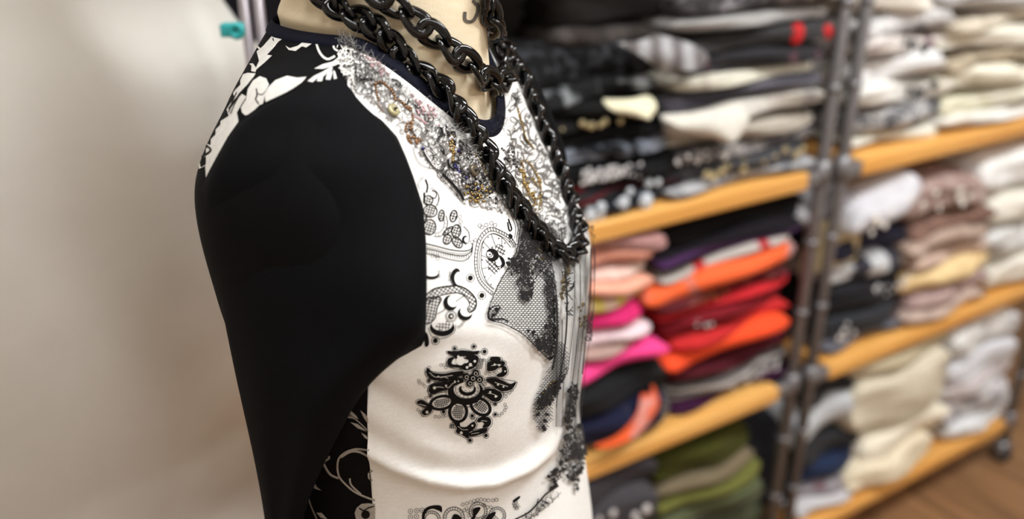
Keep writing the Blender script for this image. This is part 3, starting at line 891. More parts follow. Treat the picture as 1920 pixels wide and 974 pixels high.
for y in ys:
    xl, xr, h = lerp(XL, y), lerp(XR, y), lerp(HB, y)
    if y < 334:
        q = hit(xl, y); A = q[0] if q else at_lat(xl, y, kA)
        kA = (A - OB).dot(RV)
    else:
        kk = min(1, (y - 334) / 120)
        A = at_lat(xl, y, kA0 + (0.128 - kA0) * kk)
    if y < 334: kA0 = kA
    if y < 650:
        q = hit(xr, y); Bp = q[0] + q[1] * .0006
        kB0 = (Bp - OB).dot(RV)
    else:
        kk = min(1, (y - 650) / 60)
        Bp = at_lat(xr, y, kB0 + (0.140 - kB0) * kk)
    n = 26
    row = []
    vd = (pix_ray((xl + xr) / 2, y)).normalized()
    wob = lambda s: 0.0
    for k in range(n + 1):
        s = k / n
        s2 = .5 - .5 * math.cos(math.pi * s)
        p = A.lerp(Bp, s2)
        b = math.sin(math.pi * s) ** 0.9
        fold = 0.0020 * math.sin(s * 17 + y * .004) * min(1, max(0, (y - 420) / 200)) + .0016 * math.sin(s * 9 - y * .013) * min(1, max(0, (y - 640) / 100))
        row.append(p - vd * (h * b + fold * b))
    for k in range(1, n):
        s = 1 - k / n
        s2 = .5 - .5 * math.cos(math.pi * s)
        p = A.lerp(Bp, s2)
        row.append(p + vd * (min(.02, h * .6) * math.sin(math.pi * s)))
    rows.append(row)
for _ in range(30):                       # ease the cloth between neighbouring rows
    new = [list(r_) for r_ in rows]
    for i in range(1, len(rows) - 1):
        for k in range(len(rows[i])):
            if k in (0, n): continue
            new[i][k] = rows[i][k] * .5 + (rows[i - 1][k] + rows[i + 1][k]) * .25
    rows = new
sleeve = grid('sleeve', rows, M_NAVY, shirt, close=True)
sleeve['label'] = 'plain black sleeve with soft hanging folds'
# far sleeve: the same shape mirrored across the middle of the bust
rows2 = []
for row in rows:
    rows2.append([p - RV * (2 * (p - OB).dot(RV)) for p in row][::-1])
grid('sleeve', rows2, M_NAVY, shirt, close=True)
BV_SLEEVE = bvh_of(sleeve)

# ------------------------------------------------------------------ print and trimming laid on the cloth
class Decal:
    """flat pieces of print conforming to the cloth below"""
    def __init__(s, bv=None, lift=0.00035): s.v, s.f, s.bv, s.lift = [], [], bv or BV_SHIRT, lift
    def _pt(s, x, y, extra=0.0):
        q = hit(x, y, s.bv)
        if q is None: return None
        return q[0] + q[1] * (s.lift + extra)
    def ribbon(s, pts, w, closed=False, step=5.0, extra=0.0, taper=False):
        pts = [Vector((p[0], p[1])) for p in pts]
        if closed: pts = pts + [pts[0]]
        rs = [pts[0]]
        for a, b in zip(pts[:-1], pts[1:]):
            n = max(1, int((b - a).length / step))
            for k in range(1, n + 1): rs.append(a.lerp(b, k / n))
        L_ = []
        for i, p in enumerate(rs):
            t = rs[min(i + 1, len(rs) - 1)] - rs[max(i - 1, 0)]
            if closed and i in (0, len(rs) - 1): t = rs[1] - rs[-2]
            if t.length < 1e-6: t = Vector((1, 0))
            t.normalize()
            n = Vector((-t.y, t.x))
            ww = w / 2
            if taper:
                q = i / (len(rs) - 1)
                ww *= (0.25 + 0.75 * math.sin(math.pi * min(1, q * 1.0)) ** .7)
            L_.append((s._pt(p.x + n.x * ww, p.y + n.y * ww, extra), s._pt(p.x - n.x * ww, p.y - n.y * ww, extra)))
        for (a, b), (c, d) in zip(L_[:-1], L_[1:]):
            if None in (a, b, c, d): continue
            if (a - c).length > 0.02: continue
            k = len(s.v); s.v += [a, b, d, c]; s.f.append((k, k + 1, k + 2, k + 3))
    def smooth(s, pts, w, closed=False, **kw):
        s.ribbon(spline(pts, closed), w, closed, **kw)
    def fill(s, poly, step=9.0, extra=0.0, sm=False):
        if sm: poly = spline(poly, True)
        poly = [Vector((p[0], p[1])) for p in poly]
        rs = []
        for a, b in zip(poly, poly[1:] + poly[:1]):
            n = max(1, int((b - a).length / step))
            for k in range(n): rs.append(a.lerp(b, k / n))
        nb = len(rs)
        xs = [p.x for p in rs]; yy = [p.y for p in rs]
        pts = list(rs)
        y = min(yy) + step / 2
        while y < max(yy):
            x = min(xs) + step / 2
            while x < max(xs):
                if inside(x, y, rs) and min((Vector((x, y)) - p).length for p in rs) > step * .45:
                    pts.append(Vector((x, y)))
                x += step
            y += step
        ov, oe, of, *_ = delaunay_2d_cdt(pts, [], [list(range(nb))], 1, 1e-4)
        P3 = [s._pt(p.x, p.y, extra) for p in ov]
        k = len(s.v)
        s.v += [p if p is not None else Vector((0, 0, 0)) for p in P3]
        for fc in of:
            if any(P3[i] is None for i in fc): continue
            if max((P3[fc[0]] - P3[fc[i]]).length for i in range(1, len(fc))) > .02: continue
            s.f.append(tuple(i + k for i in fc))
    def disc(s, x, y, r_, ry=None, n=18, rot=0.0, extra=0.0):
        s.fill(ell(x, y, r_, ry or r_, n, rot), extra=extra)
    def ring(s, x, y, r_, w, ry=None, rot=0.0, n=24, extra=0.0):
        s.ribbon(ell(x, y, r_, ry or r_, n, rot), w, True, extra=extra)
    def keep_largest(s):
        par = list(range(len(s.v)))
        def find(i):
            while par[i] != i:
                par[i] = par[par[i]]; i = par[i]
            return i
        for fc in s.f:
            for i in fc[1:]: par[find(i)] = find(fc[0])
        cnt = {}
        for fc in s.f: cnt[find(fc[0])] = cnt.get(find(fc[0]), 0) + 1
        if not cnt: return
        best = max(cnt, key=cnt.get)
        fs = [fc for fc in s.f if find(fc[0]) == best]
        used = sorted({i for fc in fs for i in fc}); mp = {o: i for i, o in enumerate(used)}
        s.v = [s.v[i] for i in used]; s.f = [tuple(mp[i] for i in fc) for fc in fs]
    def build(s, name, m, parent):
        return mesh_obj(name, s.v, s.f, m, parent)

def inside(x, y, poly):
    c = False
    j = len(poly) - 1
    for i in range(len(poly)):
        if (poly[i][1] > y) != (poly[j][1] > y) and x < (poly[j][0] - poly[i][0]) * (y - poly[i][1]) / (poly[j][1] - poly[i][1]) + poly[i][0]: c = not c
        j = i
    return c
def ell(x, y, rx, ry, n=24, rot=0.0):
    c, s_ = math.cos(rot), math.sin(rot)
    return [(x + rx * math.cos(2 * math.pi * k / n) * c - ry * math.sin(2 * math.pi * k / n) * s_, y + rx * math.cos(2 * math.pi * k / n) * s_ + ry * math.sin(2 * math.pi * k / n) * c) for k in range(n)]
def spline(pts, closed=False, m=6):
    out = []
    n = len(pts)
    P = [Vector((p[0], p[1])) for p in pts]
    rngi = range(n if closed else n - 1)
    for i in rngi:
        g_ = (lambda k: P[k % n]) if closed else (lambda k: P[max(0, min(n - 1, k))])
        a, b, c, d = g_(i - 1), g_(i), g_(i + 1), g_(i + 2)
        for k in range(m):
            t = k / m
            out.append(0.5 * ((2 * b) + (c - a) * t + (2 * a - 5 * b + 4 * c - d) * t * t + (3 * b - a - 3 * c + d) * t ** 3))
    if not closed: out.append(P[-1])
    return out
def crop(x0, y0, sc):
    return lambda pts: [(x0 + x / sc, y0 + y / sc) for x, y in pts]
def arc(cx, cy, rx, ry, a0, a1, n=20):
    return [(cx + rx * math.cos(R(a0 + (a1 - a0) * k / n)), cy + ry * math.sin(R(a0 + (a1 - a0) * k / n))) for k in range(n + 1)]
def crescent(cx, cy, rx, ry, dx, dy, k, a0, a1):
    return arc(cx, cy, rx, ry, a0, a1) + arc(cx + dx, cy + dy, rx * k, ry * k, a1, a0)

M_INK = cloth('black_ink', (16, 15, 15), rough=.8, sheen=.0, bs=.1)
M_INKG = cloth('grey_ink', (112, 108, 106), rough=.85, sheen=.0, bs=.1)
M_WPRINT = cloth('white_print', (226, 224, 218), (206, 203, 197), 'noise', 200, soft=.3, rough=.8, bs=.15)
M_GPRINT = cloth('grey_white_print', (172, 166, 158), (150, 144, 136), 'noise', 200, soft=.3, rough=.8, bs=.15)

# white floral print on the shoulder
D = Decal()
c = crop(370, 40, 3.143)
for poly in [
    [(405, 478), (398, 432), (420, 392), (462, 350), (530, 324), (590, 336), (645, 330), (618, 362), (575, 392), (520, 424), (460, 452)],
    [(285, 556), (266, 540), (260, 510), (290, 462), (300, 402), (330, 352), (370, 326), (408, 340), (424, 376), (402, 420), (396, 462), (388, 488), (368, 496), (340, 524), (300, 552)],
    [(214, 424), (222, 376), (244, 322), (300, 306), (346, 310), (322, 350), (286, 386), (250, 424), (224, 462)],
    [(188, 560), (176, 520), (222, 452), (262, 428), (292, 446), (258, 500), (236, 540), (246, 592), (182, 682), (122, 790), (72, 884), (54, 922), (50, 852), (12, 872), (20, 770), (38, 690), (60, 620), (86, 560), (130, 552), (140, 590)],
    [(120, 486), (150, 452), (190, 448), (178, 490), (150, 520), (118, 524)],
    [(348, 276), (366, 236), (352, 180), (388, 150), (440, 90), (492, 84), (528, 68), (522, 94), (480, 122), (450, 160), (412, 200), (442, 204), (400, 244), (362, 276), (344, 292)],
    [(308, 252), (330, 250), (352, 282), (344, 302), (320, 296)],
    [(520, 146), (545, 162), (592, 148), (640, 112), (668, 70), (690, 54), (692, 90), (680, 132), (642, 158), (618, 150), (580, 178), (540, 172)],
    [(690, 282), (740, 256), (800, 240), (832, 214), (850, 250), (800, 268), (740, 284)],
    [(650, 356), (690, 324), (740, 300), (790, 270), (800, 282), (750, 312), (710, 336), (680, 362)],
    [(704, 356), (720, 318), (770, 284), (776, 296), (742, 330), (734, 356)],
    [(756, 346), (768, 300), (790, 280), (796, 310), (782, 348)],
    [(800, 290), (812, 300), (822, 340), (804, 344)],
]:
    DP = Decal(); DP.fill(c(poly)); DP.keep_largest(); DP.build('printed_petal', M_WPRINT, back)
for pts, w in [([(742, 70), (712, 78), (704, 136), (728, 196), (768, 226), (812, 208)], 4.2), ([(382, 78), (410, 66), (440, 66)], 3.4), ([(330, 158), (352, 150), (372, 166)], 3.4), ([(272, 268), (290, 234)], 3.2),
               ([(838, 96), (808, 120), (806, 160), (830, 178)], 3.6), ([(28, 690), (60, 720), (80, 760), (44, 800)], 2.6)]:
    D.smooth(c(pts), w)
D.build('printed_tendril', M_WPRINT, back)['kind'] = 'stuff'
D = Decal(lift=.0006)
for pts, w in [([(336, 338), (300, 384), (262, 426), (226, 470), (190, 520)], 3.2), ([(236, 420), (210, 480), (190, 540)], 1.6), ([(250, 440), (220, 500), (200, 548)], 1.4), ([(352, 400), (356, 440), (348, 462), (366, 490)], 2.4), ([(360, 430), (384, 436), (402, 420)], 1.4),
               ([(96, 560), (104, 590), (80, 620), (86, 660)], 2.2), ([(60, 604), (78, 606)], 2), ([(24, 742), (60, 738), (84, 760), (60, 784), (30, 802)], 3.4), ([(30, 690), (42, 700)], 1.6), ([(448, 104), (452, 120)], 2), ([(130, 500), (150, 500), (160, 480)], 2)]:
    D.smooth(c(pts), w)
D.build('floral_print_lines', M_INK, back)['kind'] = 'stuff'

# vines on the side panel
D = Decal()
c = crop(550, 700, 3.555)
for pts, w in [([(505, 515), (420, 505), (345, 530), (300, 582), (304, 680), (360, 750), (430, 802), (545, 848)], 3.6), ([(502, 556), (440, 524), (380, 524), (318, 560)], 4.2), ([(196, 548), (204, 600), (246, 672), (304, 700)], 4.2), ([(206, 590), (240, 566), (236, 552)], 3.6),
               ([(378, 700), (388, 745), (452, 806)], 3.4), ([(88, 768), (116, 874), (162, 980)], 2.4), ([(380, 112), (412, 102), (450, 112)], 1.6), ([(530, 650), (506, 664), (506, 700), (528, 716)], 3.4), ([(330, 260), (420, 310), (500, 384)], 1.8)]:
    D.smooth(c(pts), w)
for poly in [[(332, 224), (380, 244), (420, 282), (436, 306), (400, 290), (356, 252)], [(320, 284), (370, 288), (410, 304), (360, 296)], [(382, 326), (430, 338), (470, 368), (490, 388), (430, 366)], [(448, 246), (480, 272), (498, 300), (498, 336), (470, 296)], [(454, 396), (490, 416), (502, 446), (476, 430)],
             [(120, 724), (150, 740), (160, 758), (190, 782), (150, 772), (126, 756)], [(44, 872), (56, 860), (66, 890), (52, 910)], [(70, 800), (86, 826), (100, 858), (72, 846)], [(156, 930), (190, 930), (230, 974), (186, 964)],
             [(410, 930), (424, 896), (456, 870), (500, 866), (545, 872), (545, 1000), (470, 990), (420, 976)]]:
    D.fill(c(poly))
D.build('vine_print', M_GPRINT, back)['kind'] = 'stuff'
D = Decal(lift=.0007)
D.disc(*c([(484, 940)])[0], 8)
D.smooth(c([(440, 896), (470, 912), (500, 896), (540, 884)]), 2)
D.build('vine_print_centre', M_INK, back)

# ---- lace-like print on the white front
def net(D, poly, cell=4.0, w=0.9, rot=0.3):
    """cross hatching clipped to an outline"""
    cx = sum(p[0] for p in poly) / len(poly); cy = sum(p[1] for p in poly) / len(poly)
    ext = max(math.hypot(p[0] - cx, p[1] - cy) for p in poly)
    for a in (rot, rot + math.pi / 2):
        ux, uy = math.cos(a), math.sin(a)
        k = -ext
        while k < ext:
            run = []
            q = -ext
            while q <= ext:
                x, y = cx + ux * q - uy * k, cy + uy * q + ux * k
                if inside(x, y, poly): run.append((x, y))
                else:
                    if len(run) > 1: D.ribbon(run, w, step=6)
                    run = []
                q += 2.5
            if len(run) > 1: D.ribbon(run, w, step=6)
            k += cell
def frill(D, pts, r_=2.4, w=0.7):
    """tiny picot loops along a line"""
    P = spline(pts)
    acc = 0
    for a, b in zip(P[:-1], P[1:]):
        acc += (b - a).length
        if acc > r_ * 2.1:
            acc = 0
            D.ring(b.x, b.y, r_, w, n=9)
def eye_dot(D, x, y, r_):
    D.ring(x, y, r_, 0.9); D.disc(x, y, r_ * .62)

DK, DW = Decal(), Decal(lift=.0008)
c = crop(770, 640, 4.87)
one = lambda x, y: c([(x, y)])[0]
q = lambda v: v / 4.87
for poly in [
    [(145, 262), (162, 250), (182, 276), (215, 292), (300, 300), (380, 284), (462, 276), (474, 300), (400, 330), (330, 352), (250, 356), (184, 342), (152, 306)],
    [(168, 446), (184, 404), (240, 386), (330, 372), (400, 342), (468, 342), (474, 370), (420, 392), (350, 432), (262, 456), (212, 476), (182, 470)],
    [(954, 376), (922, 430), (850, 452), (790, 432), (744, 392), (690, 350), (760, 338), (830, 360), (890, 392), (930, 388)],
    [(828, 498), (802, 542), (750, 544), (700, 512), (654, 472), (686, 436), (750, 438), (804, 462)],
    [(60, 556), (100, 540), (150, 570), (190, 592), (150, 600), (96, 586)], [(108, 640), (140, 612), (190, 600), (186, 640), (146, 668), (116, 664)],
    [(400, 742), (440, 736), (450, 780), (500, 790), (570, 740), (590, 770), (560, 810), (530, 830), (520, 880), (470, 850), (420, 830), (424, 790)],
    [(520, 850), (590, 820), (680, 800), (690, 820), (620, 850), (560, 862)],
    [(614, 712), (660, 690), (716, 704), (726, 748), (700, 780), (660, 780), (676, 750), (650, 730), (618, 736)],
    [(704, 196), (760, 184), (850, 190), (838, 226), (800, 236), (760, 262), (704, 268), (700, 240)], [(730, 170), (736, 150), (806, 152), (806, 178)],
    [(836, 232), (866, 240), (872, 290), (836, 320), (790, 318), (800, 300), (836, 280)],
    [(340, 92), (400, 96), (470, 86), (560, 96), (620, 92), (590, 116), (480, 112), (420, 128), (350, 112)],
    [(398, 136), (430, 118), (520, 122), (610, 142), (600, 210), (560, 246), (500, 262), (462, 244), (470, 210), (520, 200), (530, 170), (470, 150), (420, 160)],
    [(338, 200), (346, 160), (392, 150), (372, 180), (372, 210), (420, 218), (460, 212), (462, 236), (400, 234), (352, 224)],
]:
    DK.fill(c(poly), sm=True)
    DK.smooth(c(poly), 2.0, closed=True)
    gx, gy = sum(p[0] for p in poly) / len(poly), sum(p[1] for p in poly) / len(poly)
    DK.smooth(c([(x + (x - gx) / math.hypot(x - gx, y - gy) * 17, y + (y - gy) / math.hypot(x - gx, y - gy) * 17) for x, y in poly]), .8, closed=True)
# crescents
DK.fill(c(crescent(500, 462, 162, 120, 10, -26, .74, -32, 212)))
DK.fill(c(crescent(516, 440, 78, 58, 4, -16, .74, -35, 205)))
DK.smooth(c(arc(502, 462, 182, 138, -38, 204)), 1.0)
DK.smooth(c(arc(512, 440, 104, 82, -30, 200)), 0.8)
for k in range(9):
    a = R(-10 + k * 24)
    DK.ribbon(c([(514 + 82 * math.cos(a), 438 + 60 * math.sin(a)), (514 + 104 * math.cos(a), 440 + 82 * math.sin(a))]), .7)
for x, y in [(482, 420), (512, 412), (545, 430), (500, 450), (530, 462), (575, 432)]: DK.disc(*one(x, y), .8, n=6)
# petals under the crescents
for (px_, py_, rx, ry, ro) in [(432, 645, 88, 76, 1.57 + .06), (636, 596, 94, 66, .62), (282, 560, 100, 58, 2.95)]:
    E_ = ell(px_, py_, rx, ry, 26, ro)
    DK.ribbon(c(E_), 5.0, True)
    DK.ribbon(c(ell(px_, py_, rx * 1.14, ry * 1.2, 26, ro)), .8, True)
    net(DK, c(ell(px_, py_, rx * .78, ry * .74, 20, ro)), 3.6, 1.0, ro)
# little flower
for dx, dy in [(-62, -14), (62, 14), (26, -46), (-28, 48)]:
    DK.disc(*one(565 + dx, 335 + dy), q(33)); DK.ring(*one(565 + dx, 335 + dy), q(42), .8)
DK.disc(*one(565, 335), q(38))
DW.ring(*one(565, 335), q(16), .9)
for dx, dy in [(-58, -12), (58, 12), (24, -44), (-26, 46)]: DW.ring(*one(565 + dx, 335 + dy), q(15), .9)
for x, y, r_ in [(400, 66, 24), (575, 48, 24), (672, 94, 30), (540, 905, 26), (686, 860, 26), (165, 362, 20), (180, 500, 22), (560, 680, 26), (300, 642, 26), (770, 575, 16), (770, 668, 22)]: eye_dot(DK, *one(x, y), q(r_))
for pts in [[(145, 240), (200, 275), (300, 284), (380, 268), (470, 258)], [(165, 490), (160, 420), (230, 372), (340, 356), (400, 330)], [(690, 330), (760, 324), (840, 346), (960, 366)], [(660, 430), (740, 420), (830, 452), (846, 500), (810, 556), (740, 560)],
            [(150, 262), (130, 300), (170, 350), (250, 370), (330, 366)], [(210, 490), (280, 470), (340, 462)], [(330, 180), (330, 220), (400, 248), (460, 252)]]:
    DK.smooth(c(pts), .8)
for pts in [[(90, 330), (70, 370), (110, 390), (130, 410)], [(140, 240), (180, 236)], [(250, 240), (290, 210), (320, 240)], [(200, 680), (260, 690), (320, 680)], [(130, 490), (140, 520)], [(840, 480), (900, 470), (930, 440)], [(840, 520), (880, 500)], [(830, 560), (870, 590), (850, 640), (790, 690)], [(350, 790), (390, 770)], [(50, 600), (80, 640), (120, 690)], [(690, 540), (740, 570)], [(520, 700), (600, 710)], [(660, 280), (720, 300), (790, 290)], [(640, 160), (690, 180)], [(660, 340), (690, 380), (640, 410)]]:
    frill(DK, c(pts), 2.6, .7)
net(DK, c([(600, 140), (680, 160), (660, 250), (590, 260)]), 3.4, .9, .2)
net(DK, c([(350, 740), (400, 740), (410, 800), (350, 800)]), 3.2, .9, .1)
# white lights inside the black shapes
rs = random.Random(3)
for pts in [[(170, 280), (220, 320), (300, 318), (380, 306)], [(200, 420), (260, 412), (300, 420)], [(310, 400), (340, 420), (380, 380), (410, 370)], [(270, 330), (300, 320), (340, 334)], [(760, 370), (820, 390), (880, 410)], [(700, 470), (750, 480), (790, 500)], [(80, 566), (140, 584)], [(430, 770), (470, 800), (520, 800)], [(640, 720), (690, 726)], [(550, 840), (620, 830)], [(730, 220), (780, 210), (820, 212)], [(440, 140), (500, 140)], [(500, 230), (560, 220)]]:
    DW.smooth(c(pts), .9)
for x, y, r_ in [(215, 420, 14), (250, 318, 8), (320, 400, 9), (400, 362, 8), (430, 360, 7), (790, 392, 10), (840, 412, 9), (720, 460, 10), (770, 500, 12), (460, 830, 14), (560, 765, 10), (540, 210, 14), (580, 180, 12), (450, 176, 40), (510, 235, 12), (760, 210, 10), (800, 215, 10), (855, 270, 8), (150, 640, 14), (430, 136, 10)]:
    DW.disc(*one(x, y), q(r_), n=10)

o = DK.build('medallion_print', M_INK, front); o['kind'] = 'stuff'; o['label'] = 'black lace medallion print'
DK = Decal()
# upper paisley print
c = crop(785, 370, 3.478)
q = lambda v: v / 3.478
# ladder band
P1 = [(30, 300), (110, 318), (200, 342), (290, 352), (340, 338), (350, 300)]
for o, w in ((0, 1.6), (18, .8), (30, 1.4), (64, 1.2)):
    DK.smooth(c([(x, y + o * (1 if i < 4 else (.6 if i == 4 else .2))) for i, (x, y) in enumerate(P1)]), w)
for k in range(20):
    x = 40 + k * 15; y = 302 + (x - 30) * .19 if x < 260 else 346
    DK.ribbon(c([(x, y + 32), (x - 3, y + 62)]), .8)
# oval medallion with rings
OV = [(632, 312), (600, 262), (540, 222), (462, 198), (398, 250), (368, 340), (362, 440), (380, 530), (420, 590), (476, 640)]
cxo, cyo = 540, 430
for k, w in ((1.0, 1.1), (.90, 1.0), (.83, .8)):
    DK.smooth(c([(cxo + (x - cxo) * k, cyo + (y - cyo) * k) for x, y in OV]), w)
PO = spline(OV, m=8)
for p in PO[::2]:
    DK.ribbon(c([(p.x, p.y), (cxo + (p.x - cxo) * .9, cyo + (p.y - cyo) * .9)]), .9)
inn = [(600, 330), (540, 262), (470, 240), (420, 290), (406, 380), (410, 470), (440, 550), (490, 600)]
DK.smooth(c(inn), .9)
for p in inn[1:-1]:
    DK.ribbon(c([p, (cxo + (p[0] - cxo) * .62, cyo + (p[1] - cyo) * .62)]), .8)
for x, y in [(450, 262), (520, 270), (560, 300), (420, 330), (412, 410), (430, 520), (470, 570), (590, 290), (455, 470)]: DK.disc(*one(x, y), 1.3, n=8)
DK.fill(c([(440, 352), (470, 336), (508, 352), (520, 390), (500, 414), (470, 420), (446, 400), (478, 396), (484, 374), (466, 352)]), sm=True)
DK.ring(*one(458, 372), q(20), 1.2); DK.disc(*one(462, 374), q(6), n=8)
net(DK, c([(450, 330), (520, 300), (570, 340), (560, 390), (530, 380), (500, 340)]), 5.8, 1.15, .5)
net(DK, c([(430, 400), (500, 420), (540, 470), (500, 510), (450, 460)]), 5.8, 1.15, .8)
DK.fill(c([(520, 380), (550, 400), (560, 440), (530, 468), (540, 430)]), sm=True)
DK.ring(*one(520, 418), q(26), 1.2, q(36))
# hooked net tube
T1_ = [(45, 640), (100, 598), (180, 582), (262, 580), (330, 616), (372, 672), (366, 730), (330, 752)]
T2_ = [(60, 700), (120, 650), (190, 630), (262, 626), (312, 660), (330, 700), (316, 730), (330, 752)]
DK.smooth(c(T1_), 2.2); DK.smooth(c(T2_), 1.6)
net(DK, c(spline(T1_) + spline(T2_)[::-1]), 5.8, 1.15, .6)
T3_ = [(50, 660), (110, 650), (146, 664), (120, 720), (104, 790), (60, 826), (40, 820)]
net(DK, c(spline(T3_, True)), 5.8, 1.15, .2); DK.smooth(c(T3_), 2.0)
for args in [(245, 522, 38, 56, 16, 8, .8, 90, 290), (205, 690, 46, 50, 18, -12, .8, 40, 280), (300, 760, 48, 44, 10, -18, .86, 20, 240), (152, 850, 80, 56, 0, -26, .86, -10, 190), (300, 278, 20, 26, 8, 0, .7, 60, 300), (80, 510, 50, 26, 4, -14, .86, 0, 200)]:
    DK.fill(c(crescent(*args)))
for x, y, r_ in [(335, 528, 26), (410, 642, 26), (210, 776, 30), (108, 935, 26)]: eye_dot(DK, *one(x, y), q(r_))
DW.disc(*one(210, 776), q(9), n=8)
DK.ring(*one(210, 776), q(38), .7)
DK.fill(c([(38, 880), (60, 900), (66, 960), (40, 970)]), sm=True)
DK.smooth(c([(245, 462), (212, 500), (206, 550), (230, 580)]), 1.0)
DK.smooth(c([(60, 850), (90, 910), (160, 920), (230, 880), (240, 830)]), .9)
DK.smooth(c([(120, 760), (160, 740), (170, 720)]), 1.2); DK.smooth(c([(240, 680), (300, 640)]), 1.2)
net(DK, c([(96, 830), (180, 806), (224, 820), (200, 866), (130, 870)]), 5.8, 1.15, .1)
# top left ornament
for (x, y, rx, ry, ro) in [(74, 90, 44, 40, .3), (70, 196, 40, 50, .1), (146, 120, 18, 36, .1), (225, 124, 22, 38, .2), (243, 222, 30, 42, .1), (184, 276, 26, 32, .4), (250, 296, 26, 40, -.7), (60, 20, 30, 30, 0), (30, 140, 20, 34, 0), (190, 220, 14, 40, .9)]:
    DK.ribbon(c(ell(x, y, rx, ry, 22, ro)), 2.0, True)
    net(DK, c(ell(x, y, rx * .9, ry * .9, 18, ro)), 4.9, 1.15, .3)
DK.smooth(c([(130, -10), (120, 50), (100, 60)]), 1); DK.smooth(c([(176, 120), (186, 180), (150, 250), (100, 256)]), 1.2); DK.smooth(c([(160, 120), (164, 180), (140, 226), (100, 236)]), .9)
for k in range(9):
    a = R(-40 + 24 * k)
    DK.ribbon(c([(120 + 44 * math.cos(a), 190 + 50 * math.sin(a)), (120 + 64 * math.cos(a), 190 + 66 * math.sin(a))]), .7)
DK.smooth(c([(290, 190), (324, 230), (326, 290), (300, 310)]), 1.0); frill(DK, c([(260, 100), (270, 160), (262, 190)]), 3.4); frill(DK, c([(390, 150), (400, 200), (420, 190), (480, 170), (500, 190)]), 3.6); frill(DK, c([(330, 310), (350, 290), (370, 280)]), 3.2)
frill(DK, c([(70, 360), (100, 390), (130, 380), (110, 420)]), 3.6); frill(DK, c([(130, 470), (130, 520)]), 2); frill(DK, c([(240, 850), (270, 840), (300, 800)]), 2.2); frill(DK, c([(205, 470), (195, 540)]), 1.8)
# upper left curls by the armhole
c = crop(760, 230, 4.87)
for pts, w in [([(180, 520), (200, 580), (190, 640)], 3), ([(240, 620), (280, 640), (270, 690), (230, 680)], 1.6), ([(290, 640), (306, 700), (280, 760)], 1), ([(150, 520), (110, 560), (130, 610)], .9), ([(170, 640), (170, 740)], 3.4), ([(220, 600), (260, 610), (300, 660)], .8), ([(120, 520), (170, 500)], .8)]:
    DK.smooth(c(pts), w)
# leaves hidden beside the chain
c = crop(900, 380, 3.245)
DK.smooth(c([(170, 100), (190, 160), (176, 170), (166, 120)], ), 2.4); DK.smooth(c([(196, 60), (230, 150), (220, 210)]), .9); DK.smooth(c([(180, 60), (214, 150), (206, 220)]), .8); DK.fill(c([(178, 190), (196, 204), (188, 222), (172, 208)]), sm=True)

o = DK.build('paisley_print', M_INK, front); o['kind'] = 'stuff'; o['label'] = 'black paisley lace print beside the sleeve'
DK = Decal()
# lowest lace print
c = crop(740, 840, 5.053)
q = lambda v: v / 5.053
DK.fill(c([(262, 700), (262, 620), (300, 566), (370, 544), (440, 552), (446, 610), (420, 596), (360, 576), (310, 596), (286, 640), (284, 700)]), sm=True)
for (x, y, rx) in [(350, 680, 84), (560, 660, 100), (790, 600, 86), (970, 640, 80), (900, 720, 90)]:
    DK.ring(*one(x, y), q(rx), 1.1); DK.ring(*one(x, y), q(rx * .72), .9)
    for k in range(22):
        a = 2 * math.pi * k / 22
        DK.ribbon(c([(x + rx * .74 * math.cos(a), y + rx * .74 * math.sin(a)), (x + rx * math.cos(a), y + rx * math.sin(a))]), .8)
for poly in [[(536, 680), (560, 630), (610, 640), (640, 700), (540, 700)], [(740, 580), (800, 560), (810, 580), (770, 640), (740, 690), (710, 690), (740, 640)], [(880, 640), (950, 604), (946, 640), (900, 690), (850, 700)], [(1120, 496), (1180, 456), (1180, 480), (1130, 516)]]:
    DK.fill(c(poly), sm=True)
for x, y in [(150, 600), (210, 596), (150, 656), (206, 650), (260, 590)]:
    DK.ring(*one(x, y), q(22), .8, n=10); DK.disc(*one(x, y), 1.1, n=6)
frill(DK, c([(600, 550), (700, 520), (800, 490), (900, 500), (970, 490)]), 3.0); frill(DK, c([(1100, 530), (1150, 560), (1160, 600)]), 3.0); frill(DK, c([(640, 620), (680, 570), (700, 640)]), 2.8); frill(DK, c([(820, 520), (880, 560), (920, 560)]), 2.8)
net(DK, c([(1100, 520), (1160, 500), (1190, 560), (1130, 600)]), 3.6, .7)

DK.build('hem_lace_print', M_INK, front)['kind'] = 'stuff'
DW.build('lace_print_lights', M_WPRINT, front)['kind'] = 'stuff'

# ------------------------------------------------------------------ lace appliqué, beads, fringe
def in_poly_samples(poly, n, rs):
    xs = [p[0] for p in poly]; yy = [p[1] for p in poly]
    out = []
    while len(out) < n:
        x, y = rs.uniform(min(xs), max(xs)), rs.uniform(min(yy), max(yy))
        if inside(x, y, poly): out.append((x, y))
    return out
def curls(D, poly, n, rs, ln=22, w=0.9, wild=0.55):
    for (x, y) in in_poly_samples(poly, n, rs):
        a = rs.uniform(0, 6.28); k = rs.uniform(-wild, wild); pts = [(x, y)]
        for _ in range(int(ln * rs.uniform(.5, 1.3) / 3)):
            a += k + rs.uniform(-.25, .25)
            x += 3 * math.cos(a); y += 3 * math.sin(a)
            if not inside(x, y, poly): break
            pts.append((x, y))
        if len(pts) > 2: D.ribbon(pts, w * rs.uniform(.7, 1.5), step=4)
def blotch(D, x, y, r_, rs, extra=0.0, k=9):
    D.fill([(x + r_ * rs.uniform(.45, 1.2) * math.cos(6.283 * i / k), y + r_ * rs.uniform(.45, 1.2) * math.sin(6.283 * i / k)) for i in range(k)], step=6, extra=extra)

